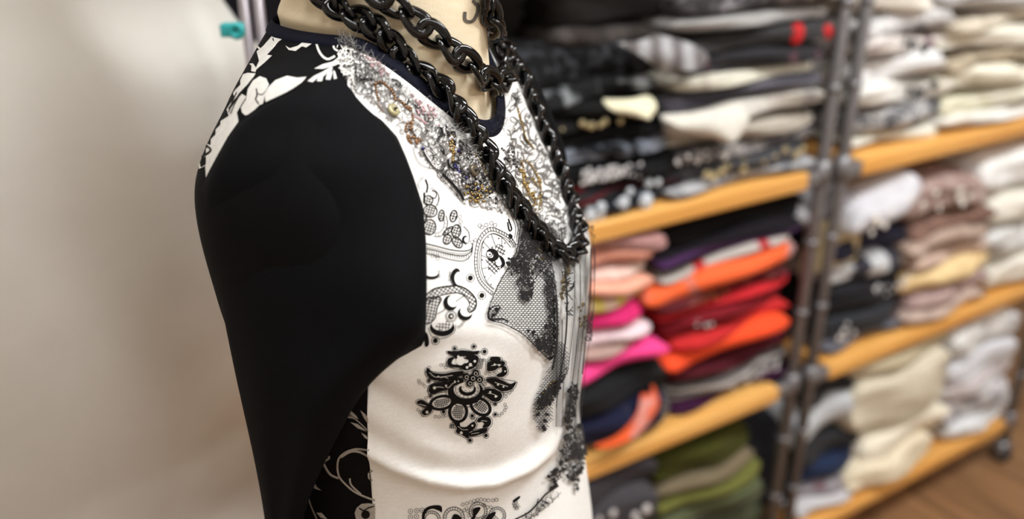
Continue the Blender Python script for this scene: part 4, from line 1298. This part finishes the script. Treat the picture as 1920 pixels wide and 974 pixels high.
rs = random.Random(5)
SHO = [(642, 78), (664, 88), (700, 122), (740, 160), (790, 200), (838, 236), (880, 268), (915, 312), (946, 356), (968, 396), (950, 404), (905, 392), (872, 386), (838, 352), (806, 318), (786, 300), (770, 268), (742, 246), (712, 216), (690, 196), (664, 176), (648, 152), (634, 128)]
SHO_TOP = [(642, 78), (664, 88), (700, 122), (740, 160), (790, 200), (838, 236), (870, 262), (840, 262), (800, 236), (750, 196), (712, 174), (690, 186), (664, 172), (648, 148), (636, 120)]
SHO_LOW = [(780, 240), (838, 240), (880, 268), (915, 312), (940, 356), (905, 386), (872, 380), (838, 346), (806, 318), (786, 296)]
CHEST2 = [(948, 196), (968, 158), (984, 192), (1000, 240), (1030, 300), (1052, 350), (1064, 400), (1060, 460), (1030, 470), (990, 420), (958, 360), (934, 300), (950, 270)]
DG, DB = Decal(lift=.0006), Decal(lift=.0009)
curls(DG, SHO, 560, rs, 28, 1.1)
curls(DG, CHEST2, 260, rs, 26, 1.7)
curls(DB, SHO_TOP, 180, rs, 20, .8)
curls(DB, SHO_LOW, 110, rs, 24, .9)
curls(DB, CHEST2, 50, rs, 20, 1.0)
c = crop(760, 230, 4.87)
for pts, w in [([(150, 210), (220, 240), (290, 320), (340, 400), (330, 440), (270, 430), (200, 350), (150, 270)], 1.6), ([(60, 230), (90, 330), (150, 400), (250, 430)], 1.2), ([(290, 200), (330, 240), (350, 290), (310, 250)], 1.6), ([(330, 470), (420, 560), (500, 660), (520, 710)], 4.2), ([(300, 480), (380, 580), (480, 680)], 1.2), ([(380, 340), (390, 400), (440, 440)], 3.4), ([(500, 180), (560, 220), (600, 300), (560, 280)], 1.8), ([(560, 640), (640, 620), (700, 650), (620, 690)], 3.2), ([(570, 560), (620, 570), (610, 610)], 2)]:
    DB.smooth(c(pts), w)
c = crop(630, 60, 4.87)
for pts, w in [([(190, 300), (180, 400), (260, 450), (330, 440)], 2), ([(200, 330), (250, 290), (310, 320)], 1.4), ([(500, 440), (560, 460), (590, 510), (530, 480)], 3), ([(640, 640), (720, 680), (760, 740)], 1.2), ([(60, 100), (120, 160), (160, 210)], 2.4), ([(640, 890), (700, 930), (720, 974)], 2.6)]:
    DB.smooth(c(pts), w)
DS = Decal(lift=.0010)
curls(DS, [(630, 88), (650, 74), (664, 90), (664, 172), (646, 154), (634, 130)], 70, rs, 18, 1.5)
DS.build('lace_edge', M_WPRINT, back)['kind'] = 'stuff'
DG.build('lace_applique', M_INKG, front)['kind'] = 'stuff'
DB.build('lace_applique_dark', M_INK, front)['kind'] = 'stuff'

# frayed threads along the lace's upper edge
M_THREAD = plain('frayed_thread', (70, 68, 68), .8)
M_THREADW = plain('pale_thread', (196, 194, 190), .8)
EDGE = spline([(640, 62), (660, 82), (700, 118), (740, 156), (790, 196), (838, 232), (874, 262), (900, 290)])
for m_, nm, cnt in ((M_THREAD, 'frayed_fringe', 420), (M_THREADW, 'pale_fringe', 420)):
    mb = MB()
    for _ in range(cnt):
        p = EDGE[int((.05 + .95 * rs.random() ** .8) * (len(EDGE) - 1))]
        x, y = p.x + rs.uniform(-10, 6), p.y + rs.uniform(-4, 14)
        h_ = hit(x, y, BV_ALL)
        if not h_: continue
        P, n_ = h_
        q = (Vector((0, 0, 1)) * rs.uniform(-.2, 1) + GV * rs.uniform(-1, 1) + n_ * rs.uniform(.0, .7)).normalized()
        st = rs.uniform(.0006, .0011); axis = (n_ + Vector((rs.uniform(-1, 1), rs.uniform(-1, 1), rs.uniform(-1, 1))) * .6).normalized()
        Mr = Matrix.Rotation(rs.uniform(-.55, .55), 3, axis)
        cur = P + n_ * .0004; pts = [cur]
        for _k in range(rs.randint(4, 8)):
            cur = cur + q * st; q = Mr @ q; pts.append(cur)
        mb.tube(pts, .00007, 3, cap=False)
    o = mb.build(nm, m_, shirt); o['kind'] = 'stuff'
mb = MB()
for _ in range(26):
    x, y = rs.uniform(915, 945), rs.uniform(205, 248)
    h_ = hit(x, y, BV_ALL)
    if not h_: continue
    P, n_ = h_
    pts = [P + n_ * (.0006 + .002 * math.sin(t * 2)) + (GV * rs.uniform(-.5, .5) + Vector((0, 0, 1)) * rs.uniform(-1, 1)) * .006 * t for t in (0, .3, .6, 1)]
    mb.tube(pts, .00012, 3, cap=False)
o = mb.build('loose_thread', M_THREAD, shirt); o['kind'] = 'stuff'

# beads
M_BRONZE = plain('bronze_bead', (132, 100, 72), .25, .8, var=.2)
M_GOLD = plain('gold_bead', (150, 126, 78), .25, .8, var=.2)
M_DARKB = plain('dark_bead', (52, 48, 50), .15, .5, var=.2)
M_CLEAR = plain('clear_bead', (206, 204, 206), .1, .5, var=.1)
M_PINKB = plain('pink_bead', (206, 168, 172), .15, .4, var=.1)
M_BLUEB = plain('blue_bead', (52, 50, 96), .12, .5, var=.1)
def bead_line(mb, pts, sp, rad, rs, dense=1):
    P = spline(pts)
    acc = 99
    for a, b in zip(P[:-1], P[1:]):
        n = max(1, int((b - a).length / .8))
        for k in range(n):
            acc += (b - a).length / n
            if acc >= sp:
                acc = 0
                p = a.lerp(b, k / n)
                for _ in range(dense):
                    h_ = hit(p.x + rs.uniform(-1, 1) * (dense > 1) * 3, p.y + rs.uniform(-1, 1) * (dense > 1) * 3)
                    if h_: mb.ball(h_[0] + h_[1] * rad * .8, rad * rs.uniform(.85, 1.15), 8, 5)
def bead_scatter(mb, poly, n, rad, rs):
    for x, y in in_poly_samples(poly, n, rs):
        h_ = hit(x, y)
        if h_: mb.ball(h_[0] + h_[1] * rad * .8, rad * rs.uniform(.7, 1.2), 7, 4)
c = crop(630, 60, 4.87)
mb = MB()
for pts in ([(352, 480), (360, 530), (372, 590), (388, 640)], [(362, 474), (412, 464), (452, 492), (492, 532), (524, 584), (540, 634)], [(574, 630), (622, 672), (662, 712), (692, 722)], [(692, 762), (694, 822), (650, 836), (632, 870), (634, 920)], [(660, 690), (690, 712)]):
    bead_line(mb, c(pts), 4.4, .00082, rs)
bead_line(mb, c([(500, 530), (530, 590), (536, 640)]), 5, .0008, rs)
bead_line(mb, c([(630, 690), (690, 730)]), 5, .0008, rs)
bead_line(mb, c([(374, 656), (400, 700), (436, 744)]), 3.2, .0005, rs)
c2_ = crop(760, 230, 4.87)
bead_scatter(mb, c2_([(0, 20), (60, 0), (70, 140), (160, 150), (100, 200), (40, 190), (0, 120)]), 34, .0008, rs)
mb.build('bronze_bead_trim', M_BRONZE, shirt)['kind'] = 'stuff'
mb = MB()
bead_scatter(mb, c2_([(400, 120), (450, 130), (440, 280), (460, 330), (410, 380), (400, 300)]), 26, .0009, rs)
bead_scatter(mb, c2_([(540, 540), (720, 560), (780, 640), (700, 740), (560, 720), (520, 620)]), 44, .0009, rs)
bead_line(mb, c2_([(640, 300), (720, 440), (770, 520), (780, 600)]), 4.5, .0007, rs)
c3_ = crop(920, 200, 3.245)
for pts in ([(160, 20), (190, 120), (210, 200), (260, 260)], [(200, 330), (240, 360), (280, 430), (300, 500), (296, 600)], [(190, 400), (200, 470), (230, 530), (270, 590), (300, 610)], [(180, 340), (200, 380)], [(170, 60), (200, 160)]):
    bead_line(mb, c3_(pts), 4.2, .0009, rs)
bead_line(mb, c3_([(190, 390), (206, 480), (260, 560)]), 5, .0009, rs, 2)
bead_scatter(mb, c3_([(170, 380), (300, 400), (300, 690), (240, 620), (190, 500)]), 46, .0009, rs)
c4_ = crop(900, 380, 3.245)
bead_scatter(mb, c4_([(500, 400), (540, 380), (530, 540), (500, 600), (480, 560)]), 36, .0010, rs)
bead_scatter(mb, c4_([(590, 620), (640, 600), (640, 760), (600, 760)]), 22, .001, rs)
bead_scatter(mb, c4_([(290, 220), (330, 230), (400, 330), (400, 360), (340, 350)]), 22, .0009, rs)
c5_ = crop(980, 640, 4.427)
bead_scatter(mb, c5_([(130, 480), (180, 380), (240, 320), (290, 310), (270, 380), (220, 450), (160, 550)]), 34, .0010, rs)
bead_scatter(mb, c5_([(340, 560), (400, 560), (370, 760), (345, 760)]), 10, .0009, rs)
mb.build('gold_bead_trim', M_GOLD, shirt)['kind'] = 'stuff'
mb = MB()
bead_scatter(mb, c2_([(340, 20), (420, 40), (460, 160), (540, 180), (560, 330), (480, 260), (400, 180)]), 26, .0009, rs)
bead_scatter(mb, c2_([(500, 420), (640, 440), (700, 560), (560, 640), (500, 560)]), 44, .0009, rs)
bead_scatter(mb, c2_([(640, 400), (720, 380), (900, 640), (880, 800), (780, 760), (700, 560)]), 46, .0008, rs)
bead_scatter(mb, c3_([(60, 240), (140, 260), (180, 380), (120, 360), (70, 320)]), 30, .0008, rs)
bead_scatter(mb, c4_([(150, 340), (300, 330), (320, 440), (220, 420)]), 20, .0008, rs)
mb.build('dark_bead_trim', M_DARKB, shirt)['kind'] = 'stuff'
mb = MB()
bead_scatter(mb, c2_([(340, 20), (420, 30), (430, 220), (340, 190)]), 14, .0011, rs)
bead_scatter(mb, c2_([(400, 470), (540, 460), (520, 580), (420, 560)]), 14, .0011, rs)
bead_scatter(mb, c2_([(560, 180), (660, 300), (700, 420), (600, 360)]), 24, .0007, rs)
bead_scatter(mb, c2_([(640, 740), (880, 660), (900, 850), (760, 820)]), 12, .0011, rs)
bead_line(mb, c2_([(170, 270), (210, 340), (260, 410), (290, 430)]), 4, .0008, rs)
bead_scatter(mb, c4_([(300, 220), (360, 250), (410, 340), (370, 340)]), 12, .0009, rs)
bead_scatter(mb, c3_([(400, 300), (560, 560), (610, 800), (560, 640)]), 30, .0009, rs)
mb.build('clear_bead_trim', M_CLEAR, shirt)['kind'] = 'stuff'
mb = MB()
bead_scatter(mb, c([(210, 210), (300, 230), (420, 300), (480, 400), (420, 420), (300, 300)]), 46, .0007, rs)
bead_scatter(mb, c([(640, 480), (720, 620), (900, 700), (960, 900), (880, 800), (740, 760)]), 40, .0008, rs)
bead_line(mb, c([(700, 770), (760, 800), (830, 856)]), 4, .0007, rs)
mb.build('pink_bead_trim', M_PINKB, shirt)['kind'] = 'stuff'
mb = MB()
for x, y in [(150, 242), (446, 392), (440, 410), (462, 420), (478, 450), (470, 460), (655, 605), (545, 510), (476, 262)]:
    h_ = hit(*c2_([(x, y)])[0])
    if h_: mb.ball(h_[0] + h_[1] * .0009, .0011, 8, 5)
for x, y in [(285, 385), (300, 330)]:
    h_ = hit(*c5_([(x, y)])[0])
    if h_: mb.ball(h_[0] + h_[1] * .002, .0012, 8, 5)
mb.build('blue_bead_trim', M_BLUEB, shirt)['kind'] = 'stuff'

def button(x, y, rad, m, lab):
    P, n_ = hit(x, y)
    P = P + n_ * .0012
    up = Vector((0, 0, 1)); a = up.cross(n_).normalized(); b = n_.cross(a)
    mb = MB()
    prof = [(0.0, .0012), (.35, .0012), (.7, .0016), (.92, .0014), (1.0, .0004), (.95, -.0006), (0, -.0006)]
    vs, fs = [], []
    for (r_, z) in prof:
        for k in range(28):
            t = 2 * math.pi * k / 28
            vs.append(P + (a * math.cos(t) + b * math.sin(t)) * rad * r_ + n_ * z)
    for i in range(len(prof) - 1):
        for k in range(28):
            k2 = (k + 1) % 28
            fs.append((i * 28 + k, i * 28 + k2, (i + 1) * 28 + k2, (i + 1) * 28 + k))
    mb.add(vs, fs)
    o = mb.build('button', m, shirt); o['label'] = lab
    mb = MB(); mb.ball(P + n_ * .0022, rad * .24, 8, 5); mb.ball(P + n_ * .0024 + a * rad * .2, rad * .16, 8, 5)
    mb.build('button_bead', M_DARKB, o)
button(735, 209, .0038, plain('khaki_shell', (168, 160, 122), .22, .2, var=.15, nscale=200), 'khaki disc sewn on near the shoulder')
button(885, 321, .0038, plain('brown_shell', (98, 88, 74), .2, .3, var=.15, nscale=200), 'dark brown disc sewn on beside the chain')

# ---- black net and lace over the bust
def hexnet(D, poly, cell, w, rot=0.0, extra=0.0, jitter=0.0):
    xs = [p[0] for p in poly]; yy = [p[1] for p in poly]
    dy = cell * .75; row = 0
    y = min(yy)
    r_ = cell / math.sqrt(3)
    while y < max(yy):
        x = min(xs) + (row % 2) * cell / 2
        while x < max(xs):
            pts = [(x, y - r_ * .62), (x + cell / 2, y - r_ * .3), (x + cell / 2, y + r_ * .36)]
            c_, s_ = math.cos(rot), math.sin(rot)
            if inside(x, y, poly): D.ribbon(pts, w, step=9, extra=extra); D.ribbon([(x, y - r_ * .62), (x - cell / 2, y - r_ * .3)], w, step=9, extra=extra)
            x += cell
        y += r_ * .98; row += 1
FLAP = spline([(974, 414), (962, 475), (931, 534), (913, 577), (912, 599), (940, 608), (974, 626), (1002, 651), (1024, 672), (1034, 660), (1040, 595), (1034, 519), (1023, 482), (1002, 440)], True)
M_LACE = cloth('black_lace', (20, 19, 20), rough=.8, sheen=.05, bs=.2)
DN_ = Decal(lift=.0022)
hexnet(DN_, FLAP, 6.6, 1.25)
DN_.ribbon([(p.x, p.y) for p in FLAP], 1.8, True)
DL = Decal(lift=.0028)
c = crop(900, 380, 3.245)
UP = c([(240, 120), (290, 160), (350, 260), (420, 330), (440, 430), (430, 520), (380, 460), (330, 420), (300, 600), (240, 600), (210, 580), (190, 470), (130, 440), (170, 370), (210, 300)])
curls(DL, UP, 170, rs, 24, 1.6)
for x, y in in_poly_samples(UP, 30, rs): blotch(DL, x, y, rs.uniform(2, 6), rs)
for x, y, r_ in [(250, 570, 12), (280, 560, 10), (240, 590, 9), (265, 600, 8), (290, 520, 9), (80, 660, 8), (60, 690, 6), (100, 650, 5), (180, 360, 14), (150, 380, 9), (210, 340, 10), (340, 880, 13), (370, 870, 12), (330, 840, 10), (400, 900, 11), (300, 790, 8), (270, 780, 6), (400, 940, 8), (380, 760, 8), (400, 700, 7), (430, 820, 8), (440, 760, 6), (400, 620, 7), (430, 600, 6)]:
    blotch(DL, *c([(x, y)])[0], r_ / 1.6, rs)
BOT = c([(250, 770), (330, 800), (370, 740), (440, 640), (450, 900), (420, 960), (330, 890), (300, 830)])
curls(DL, BOT, 80, rs, 22, 1.7)
RIGHT = c([(360, 420), (430, 440), (450, 640), (400, 700), (370, 560)])
curls(DL, RIGHT, 60, rs, 26, 1.6)
for pts in ([(40, 660), (60, 640), (100, 640), (80, 680), (50, 712), (120, 714), (150, 730)], [(40, 640), (36, 700), (70, 726)]):
    DL.smooth(c(pts), 2.6)
# hanging lace lobe and trail below
LOBE = spline(crop(980, 640, 4.427)([(240, 120), (160, 300), (100, 440), (66, 560), (70, 650), (120, 730), (150, 745), (220, 640), (215, 540), (270, 430), (300, 320), (350, 210), (330, 60), (250, 0)]), True)
hexnet(DN_, LOBE, 6.0, 1.2)
LOBE_D = crop(980, 640, 4.427)([(100, 430), (180, 380), (250, 320), (330, 200), (340, 240), (280, 400), (230, 500), (130, 560), (80, 560)])
curls(DL, LOBE_D, 90, rs, 20, 1.9)
for x, y in in_poly_samples(LOBE_D, 16, rs): blotch(DL, x, y, rs.uniform(3, 6), rs)
for x, y in crop(980, 640, 4.427)([(140, 700), (160, 650), (170, 600), (150, 720), (100, 600)]): blotch(DL, x, y, 5, rs)
TR = crop(980, 640, 4.427)
for zone, nb, nc in ((TR([(360, 320), (420, 340), (430, 420), (400, 640), (360, 760), (330, 720), (350, 520)]), 22, 60), (TR([(330, 760), (500, 640), (540, 940), (520, 974), (270, 974)]), 24, 90),):
    curls(DL, zone, nc, rs, 22, 1.8)
    for x, y in in_poly_samples(zone, nb, rs): blotch(DL, x, y, rs.uniform(2.5, 6.5), rs)
TR2 = crop(740, 840, 5.053)
for zone, nb, nc in ((TR2([(1560, 0), (1760, 0), (1770, 200), (1700, 280), (1600, 260), (1500, 200)]), 30, 70), (TR2([(1480, 300), (1440, 400), (1500, 380), (1500, 300)]), 8, 10), (TR2([(1400, 250), (1520, 180), (1560, 280), (1480, 320)]), 6, 26), (TR2([(1580, 260), (1720, 260), (1710, 460), (1660, 340)]), 6, 30)):
    curls(DL, zone, nc, rs, 18, 1.3)
    for x, y in in_poly_samples(zone, nb, rs): blotch(DL, x, y, rs.uniform(2, 6), rs)
DL.smooth(TR2([(1480, 380), (1400, 430), (1330, 510), (1240, 600), (1100, 670)]), 3.2)
DL.smooth(TR2([(1330, 470), (1310, 540)]), 2); DL.smooth(TR2([(1540, 420), (1440, 520), (1340, 600), (1200, 680)]), 1)
curls(DL, TR2([(1160, 640), (1330, 500), (1480, 400), (1560, 440), (1300, 660), (1180, 690)]), 60, rs, 16, .9)
o = DN_.build('net_flap', M_LACE, shirt); o['label'] = 'black hexagonal net over the bust'; o['kind'] = 'stuff'
o = DL.build('black_lace_trim', M_LACE, shirt); o['label'] = 'black lace scraps sewn over the net'; o['kind'] = 'stuff'

# sheer tulle strips down the middle of the front
M_TULLE = bpy.data.materials.new('sheer_tulle')
nt, b = nodes(M_TULLE)
b.inputs['Base Color'].default_value = srgb((30, 30, 32)); b.inputs['Roughness'].default_value = .9
w_ = N(nt, 'ShaderNodeTexNoise', i_Scale=60.0, i_Detail=2.0); nt.links.new(coord(nt, (1, 1, .05)), w_.inputs['Vector'])
rmp = ramp(nt, w_.outputs[0], [(.4, (.16, .16, .16, 1)), (.6, (.5, .5, .5, 1))]); nt.links.new(rmp, b.inputs['Alpha'])
rows = []
for i in range(60):
    y = 420 + i * (800 - 420) / 59
    xa = 1012 + (y - 420) * .06 if y < 560 else 1028 + (y - 560) * .02
    xb = lerp([(420, 1100), (480, 1107), (560, 1103), (640, 1096), (720, 1088), (800, 1082)], y)
    row = []; last = None
    for k in range(26):
        h_ = hit(xa + (xb - xa) * k / 25, y)
        if h_: last = h_[0] + h_[1] * (.003 + .0016 * math.sin(k * 1.1 + y * .01))
        row.append(last)
    rows.append(row)
grid('tulle_strip', rows, M_TULLE, shirt)['label'] = 'sheer grey tulle with fine vertical pleats'
DT = Decal(lift=.0052)
for pts, w in [([(1048, 500), (1050, 560), (1046, 640), (1034, 720)], 3), ([(1076, 500), (1074, 580), (1066, 660), (1056, 740)], 1.6), ([(1096, 470), (1092, 560), (1084, 640), (1078, 700)], 2.2), ([(1066, 500), (1062, 600), (1050, 700)], 1.1), ([(1086, 520), (1080, 620), (1070, 700)], 1.0), ([(1030, 560), (1030, 640), (1022, 690)], 4), ([(1040, 600), (1038, 680), (1030, 760)], 1.4), ([(1102, 470), (1100, 560), (1094, 640)], 1.6), ([(1020, 430), (1026, 460), (1028, 480)], 2), ([(1040, 430), (1044, 470)], 1.6), ([(1034, 420), (1038, 470)], 1.2)]:
    DT.smooth(pts, w)
curls(DT, [(1078, 600), (1102, 590), (1098, 640), (1082, 640)], 30, rs, 16, 1.6)
curls(DT, [(1040, 500), (1070, 500), (1060, 600), (1046, 600)], 26, rs, 24, 1.6)
curls(DT, [(1092, 400), (1106, 410), (1112, 450), (1096, 450)], 18, rs, 14, 1.4)
DT.build('tulle_edging', M_LACE, shirt)['kind'] = 'stuff'

# number on the neck
DM = Decal(BV_NECK, .0004)
DM.smooth([(878, -34), (886, -40), (896, -32), (897, -18), (889, -4), (887, 6)], 6.0)
DM.smooth([(888, 6), (895, 10), (894, 24), (887, 38), (878, 41), (871, 36), (871, 22)], 6.2)
DM.build('neck_number', plain('stamp_ink', (96, 88, 78), .9, var=.35, nscale=300), form)

# ------------------------------------------------------------------ chain necklaces
M_CHAIN = plain('black_glossy_resin', (8, 8, 9), 0.12, 0.0, 0.5, var=.1)
def link_mesh(a, b, rad, twist, nu=28, nv=10):
    vs, fs = [], []
    for i in range(nu):
        u = 2 * math.pi * i / nu
        cx, cy = a * math.copysign(abs(math.cos(u)) ** .85, math.cos(u)), b * math.copysign(abs(math.sin(u)) ** .85, math.sin(u))
        tx, ty = -a * math.sin(u), b * math.cos(u)
        L_ = math.hypot(tx, ty); nx_, ny_ = ty / L_, -tx / L_
        for k in range(nv):
            t = 2 * math.pi * k / nv
            rr = rad
            ox, oz = rr * 1.25 * math.cos(t), rr * .85 * math.sin(t)
            x, y, z = cx + nx_ * ox, cy + ny_ * ox, oz
            an = twist * x / a
            y, z = y * math.cos(an) - z * math.sin(an), y * math.sin(an) + z * math.cos(an)
            vs.append((x, y, z))
    for i in range(nu):
        for k in range(nv):
            i2, k2 = (i + 1) % nu, (k + 1) % nv
            fs.append((i * nv + k, i2 * nv + k, i2 * nv + k2, i * nv + k2))
    me = bpy.data.meshes.new('chain_link')
    me.from_pydata(vs, [], fs); me.update()
    me.polygons.foreach_set('use_smooth', [True] * len(me.polygons))
    me.materials.append(M_CHAIN)
    return me
def path3d(px, off, bv=BV_ALL):
    P = spline(px, m=8)
    dep, nor = [], []
    for p in P:
        h_ = hit(p.x, p.y, bv) if p.y > -60 else None
        if h_:
            dep.append((h_[0] - EYE).length); nor.append(h_[1])
        else:
            dep.append(None); nor.append(None)
    good = [i for i, d in enumerate(dep) if d is not None]
    for i in range(len(dep)):
        if dep[i] is None:
            j = min(good, key=lambda g: abs(g - i)); dep[i] = dep[j]; nor[i] = nor[j]
    for _ in range(6):
        dep = [min(dep[i], (dep[max(0, i - 2)] + dep[i] * 2 + dep[min(len(dep) - 1, i + 2)]) / 4) for i in range(len(dep))]
    for _ in range(14):
        nor = [(nor[max(0, i - 1)] + nor[i] * 2 + nor[min(len(nor) - 1, i + 1)]).normalized() for i in range(len(nor))]
    return [(EYE + pix_ray(p.x, p.y).normalized() * d + n_ * off, n_) for p, d, n_ in zip(P, dep, nor)]
def chain(name, label, px, a, b, rad, pitch, off, twist, arc_z, alt=0.0):
    pts = path3d(px, off)
    # close the loop behind the neck
    A, Bq = pts[-1][0], pts[0][0]
    angA = math.atan2((A - OB).dot(RV), (A - OB).dot(GV)); angB = math.atan2((Bq - OB).dot(RV), (Bq - OB).dot(GV))
    if angA > 2.0: angA -= 2 * math.pi
    tot = (angB - 2 * math.pi) - angA
    for k in range(1, 24):
        t = k / 24
        an = angA + tot * t
        zz = (A.z * (1 - t) + Bq.z * t) + arc_z * math.sin(math.pi * t)
        rr = 0.066 + off
        rA, rB = math.hypot((A - OB).dot(RV), (A - OB).dot(GV)), math.hypot((Bq - OB).dot(RV), (Bq - OB).dot(GV))
        e = rA * (1 - t) + rB * t
        rr = rr + (e - rr) * (2 * t - 1) ** 4
        n_ = (GV * math.cos(an) + RV * math.sin(an)).normalized()
        q = OB + n_ * rr; q.z = zz
        pts.append((q, n_))
    pts.append(pts[0])
    root = empty(name, Vector((OB.x, OB.y, H - .15)), label, 'necklace', 'black chain necklaces on the dress form')
    me = link_mesh(a, b, rad, twist)
    L_ = [0]
    for (p, _), (r_, _) in zip(pts[:-1], pts[1:]): L_.append(L_[-1] + (r_ - p).length)
    n = int(L_[-1] / pitch)
    j = 0
    for i in range(n):
        s = (i + .5) * L_[-1] / n
        while L_[j + 1] < s: j += 1
        t = (s - L_[j]) / max(1e-9, L_[j + 1] - L_[j])
        P = pts[j][0].lerp(pts[j + 1][0], t); nn = pts[j][1].lerp(pts[j + 1][1], t).normalized()
        T = (pts[min(j + 2, len(pts) - 1)][0] - pts[max(0, j - 1)][0]).normalized()
        nn = (nn - T * nn.dot(T)).normalized()
        Bn = nn.cross(T)
        al = alt * (1 if i % 2 else -1)
        B2 = Bn * math.cos(al) + nn * math.sin(al); n2 = nn * math.cos(al) - Bn * math.sin(al)
        M = Matrix((T, B2, n2)).transposed().to_4x4()
        M.translation = P
        o = bpy.data.objects.new('chain_link', me)
        COL.objects.link(o); o.parent = root
        o.matrix_parent_inverse = Matrix.Translation(-Vector(root.location))
        o.matrix_basis = M
    return root
LONG = [(604, -22), (632, 6), (664, 26), (700, 48), (732, 76), (762, 108), (792, 142), (820, 174), (846, 204), (868, 234), (890, 266), (908, 300), (926, 334), (946, 366), (966, 396), (990, 428), (1014, 456), (1040, 478), (1064, 482), (1078, 462), (1076, 430), (1066, 392), (1054, 354), (1038, 312), (1020, 268), (1002, 226), (986, 184), (970, 146), (954, 116), (938, 90), (922, 62), (912, 34), (906, 6), (902, -22)]
SHORT = [(690, -34), (722, -6), (758, 22), (796, 56), (834, 90), (866, 118), (892, 142), (908, 156), (924, 165), (938, 158), (940, 138), (935, 114), (926, 90), (914, 60), (906, 30), (900, 2), (896, -26)]
chain('chain_necklace', 'long black curb chain necklace hanging down over the beaded front', LONG, .0088, .0052, .0023, .0120, .0046, .85, .05, .2)
chain('chain_necklace', 'short black chain necklace of larger open links lying close around the neck', SHORT, .0092, .0058, .0023, .0134, .0056, .45, .05, .5)

# ------------------------------------------------------------------ left: hanging white sheet, rack, coat, peg
M_SHEET = cloth('white_sheet', (216, 214, 207), (207, 204, 196), 'noise', 8, soft=.3, rough=.85, weave=260, bs=.35)
rackY = 0.87
def rod(x, y, Y):
    d = pix_ray(x, y); k = Y / d.y
    return EYE + d * k
r1, r2 = rod(458, 10, rackY), rod(485, 10, rackY)
rack = empty('garment_rack', (r1.x, rackY, 0), 'chrome garment rack with two thin upright tubes behind the white sheet', 'rack')
M_CHROME = plain('rack_chrome', (176, 170, 176), .3, .7, var=.03)
for rr in (r1, r2):
    mb = MB(); mb.tube([(rr.x, rackY, .03), (rr.x, rackY, 1.80)], .0052, 14); mb.build('upright', M_CHROME, rack)
mb = MB(); mb.tube([(r2.x, rackY, 1.78), (-1.25, rackY, 1.78)], .0095, 14); mb.build('top_bar', M_CHROME, rack)
mb = MB(); mb.tube([(-1.22, rackY, .03), (-1.22, rackY, 1.78)], .0095, 14); mb.build('upright', M_CHROME, rack)
for xx in (r1.x + .008, -1.22):
    mb = MB(); mb.tube([(xx, rackY - .2, .02), (xx, rackY + .2, .02)], .011, 12); mb.build('foot', M_CHROME, rack)

rows = []
nz = 90
for i in range(nz + 1):
    z = 1.77 - (1.77 - .12) * i / nz
    row = []
    zr = z - 1.45
    e_ = max(0, min(1, (1.27 - z) / .09)); edge = -.290 + .042 * e_ * e_ * (3 - 2 * e_) - .24 * max(0, 1.12 - max(z, .62))
    for k in range(121):
        u = k / 120
        x = -1.12 + (edge + 1.12) * u
        dpt = rackY - .035
        wob = .014 * math.sin(x * 13 + z * .8) + .007 * math.sin(x * 24 - z * 1.2 + 1) + .002 * math.sin(x * 41 + z * 2)
        wob *= min(1, .25 + (1.77 - z) * 1.0)
        turn = max(0, (x - (edge - .14)) / .14)
        y = dpt + wob - .075 * (1 - u) + .11 * turn ** 2.2 + .34 * max(0, 1.42 - max(z, .48)) ** 1.7 * max(0, (x - (edge - .44)) / .44) ** 1.1
        if turn > .86: x -= .016 * ((turn - .86) / .14) ** 2
        row.append(Vector((x, y, z)))
    rows.append(row)
sheet = grid('hanging_sheet', rows, M_SHEET, None)
sm = sheet.modifiers.new('thick', 'SOLIDIFY'); sm.thickness = .0025
tag(sheet, 'large white cloth hanging in soft folds at the left, behind the bust', 'cloth')

# turquoise peg clipped on the sheet's edge
pg = rod(440, 56, rackY - .04)
peg = empty('clothes_peg', pg, 'turquoise plastic peg clipping the white sheet to the rack', 'peg')
M_TURQ = plain('turquoise_plastic', (44, 170, 172), .35, var=.04)
for sy in (-1, 1):
    mb = MB()
    mb.box(pg + Vector((-.002, sy * .0045, 0)), (.036 * .55, .004, .012), bev=.0015)
    mb.build('jaw', M_TURQ, peg)
mb = MB()
for k in range(24):
    pass
ringp = [pg + Vector((.0035 + .0052 * math.cos(2 * math.pi * k / 24), -.007, .0052 * math.sin(2 * math.pi * k / 24))) for k in range(25)]
mb.tube(ringp, .0028, 10, cap=False)
mb.build('spring_ring', M_TURQ, peg)

# black coats on a hanger further back
def coat(x0, x1, y, label, m, z0=1.62, z1=1.15):
    root = empty('hanging_coat', ((x0 + x1) / 2, y, z1), label, 'coat', 'dark coats hanging behind the white sheet')
    rows = []
    for i in range(50):
        q = i / 49
        z = z0 - (z0 - z1) * q
        wd = (x1 - x0) / 2 * (0.35 + .65 * min(1, (q / .10)) ** .6)
        row = []
        for k in range(64):
            t = 2 * math.pi * k / 64
            dp = .05 * (.5 + .5 * min(1, q / .1)) + .014 * math.sin(t * 9 + q * 2)
            row.append(Vector(((x0 + x1) / 2 + wd * math.cos(t), y + dp * math.sin(t), z)))
        rows.append(row)
    grid('coat_body', rows, m, root, close=True)
    mb = MB(); cx = (x0 + x1) / 2
    mb.tube([(cx, y, z0 - .01), (cx, y, z0 + .07), (cx + .012, y, z0 + .10), (cx + .03, y, z0 + .09), (cx + .034, y, z0 + .07)], .002, 8)
    mb.build('hanger_hook', M_CHROME, root)
coat(-.66, -.38, 1.06, 'black short coat hanging behind the left part of the white sheet', C_('coat1', (20, 19, 21)))
coat(-.42, -.235, 1.00, 'black short coat with a purple cast seen past the garment rack tubes', C_('coat2', (16, 13, 18), (44, 20, 40), 'noise', 9, thr=.66))
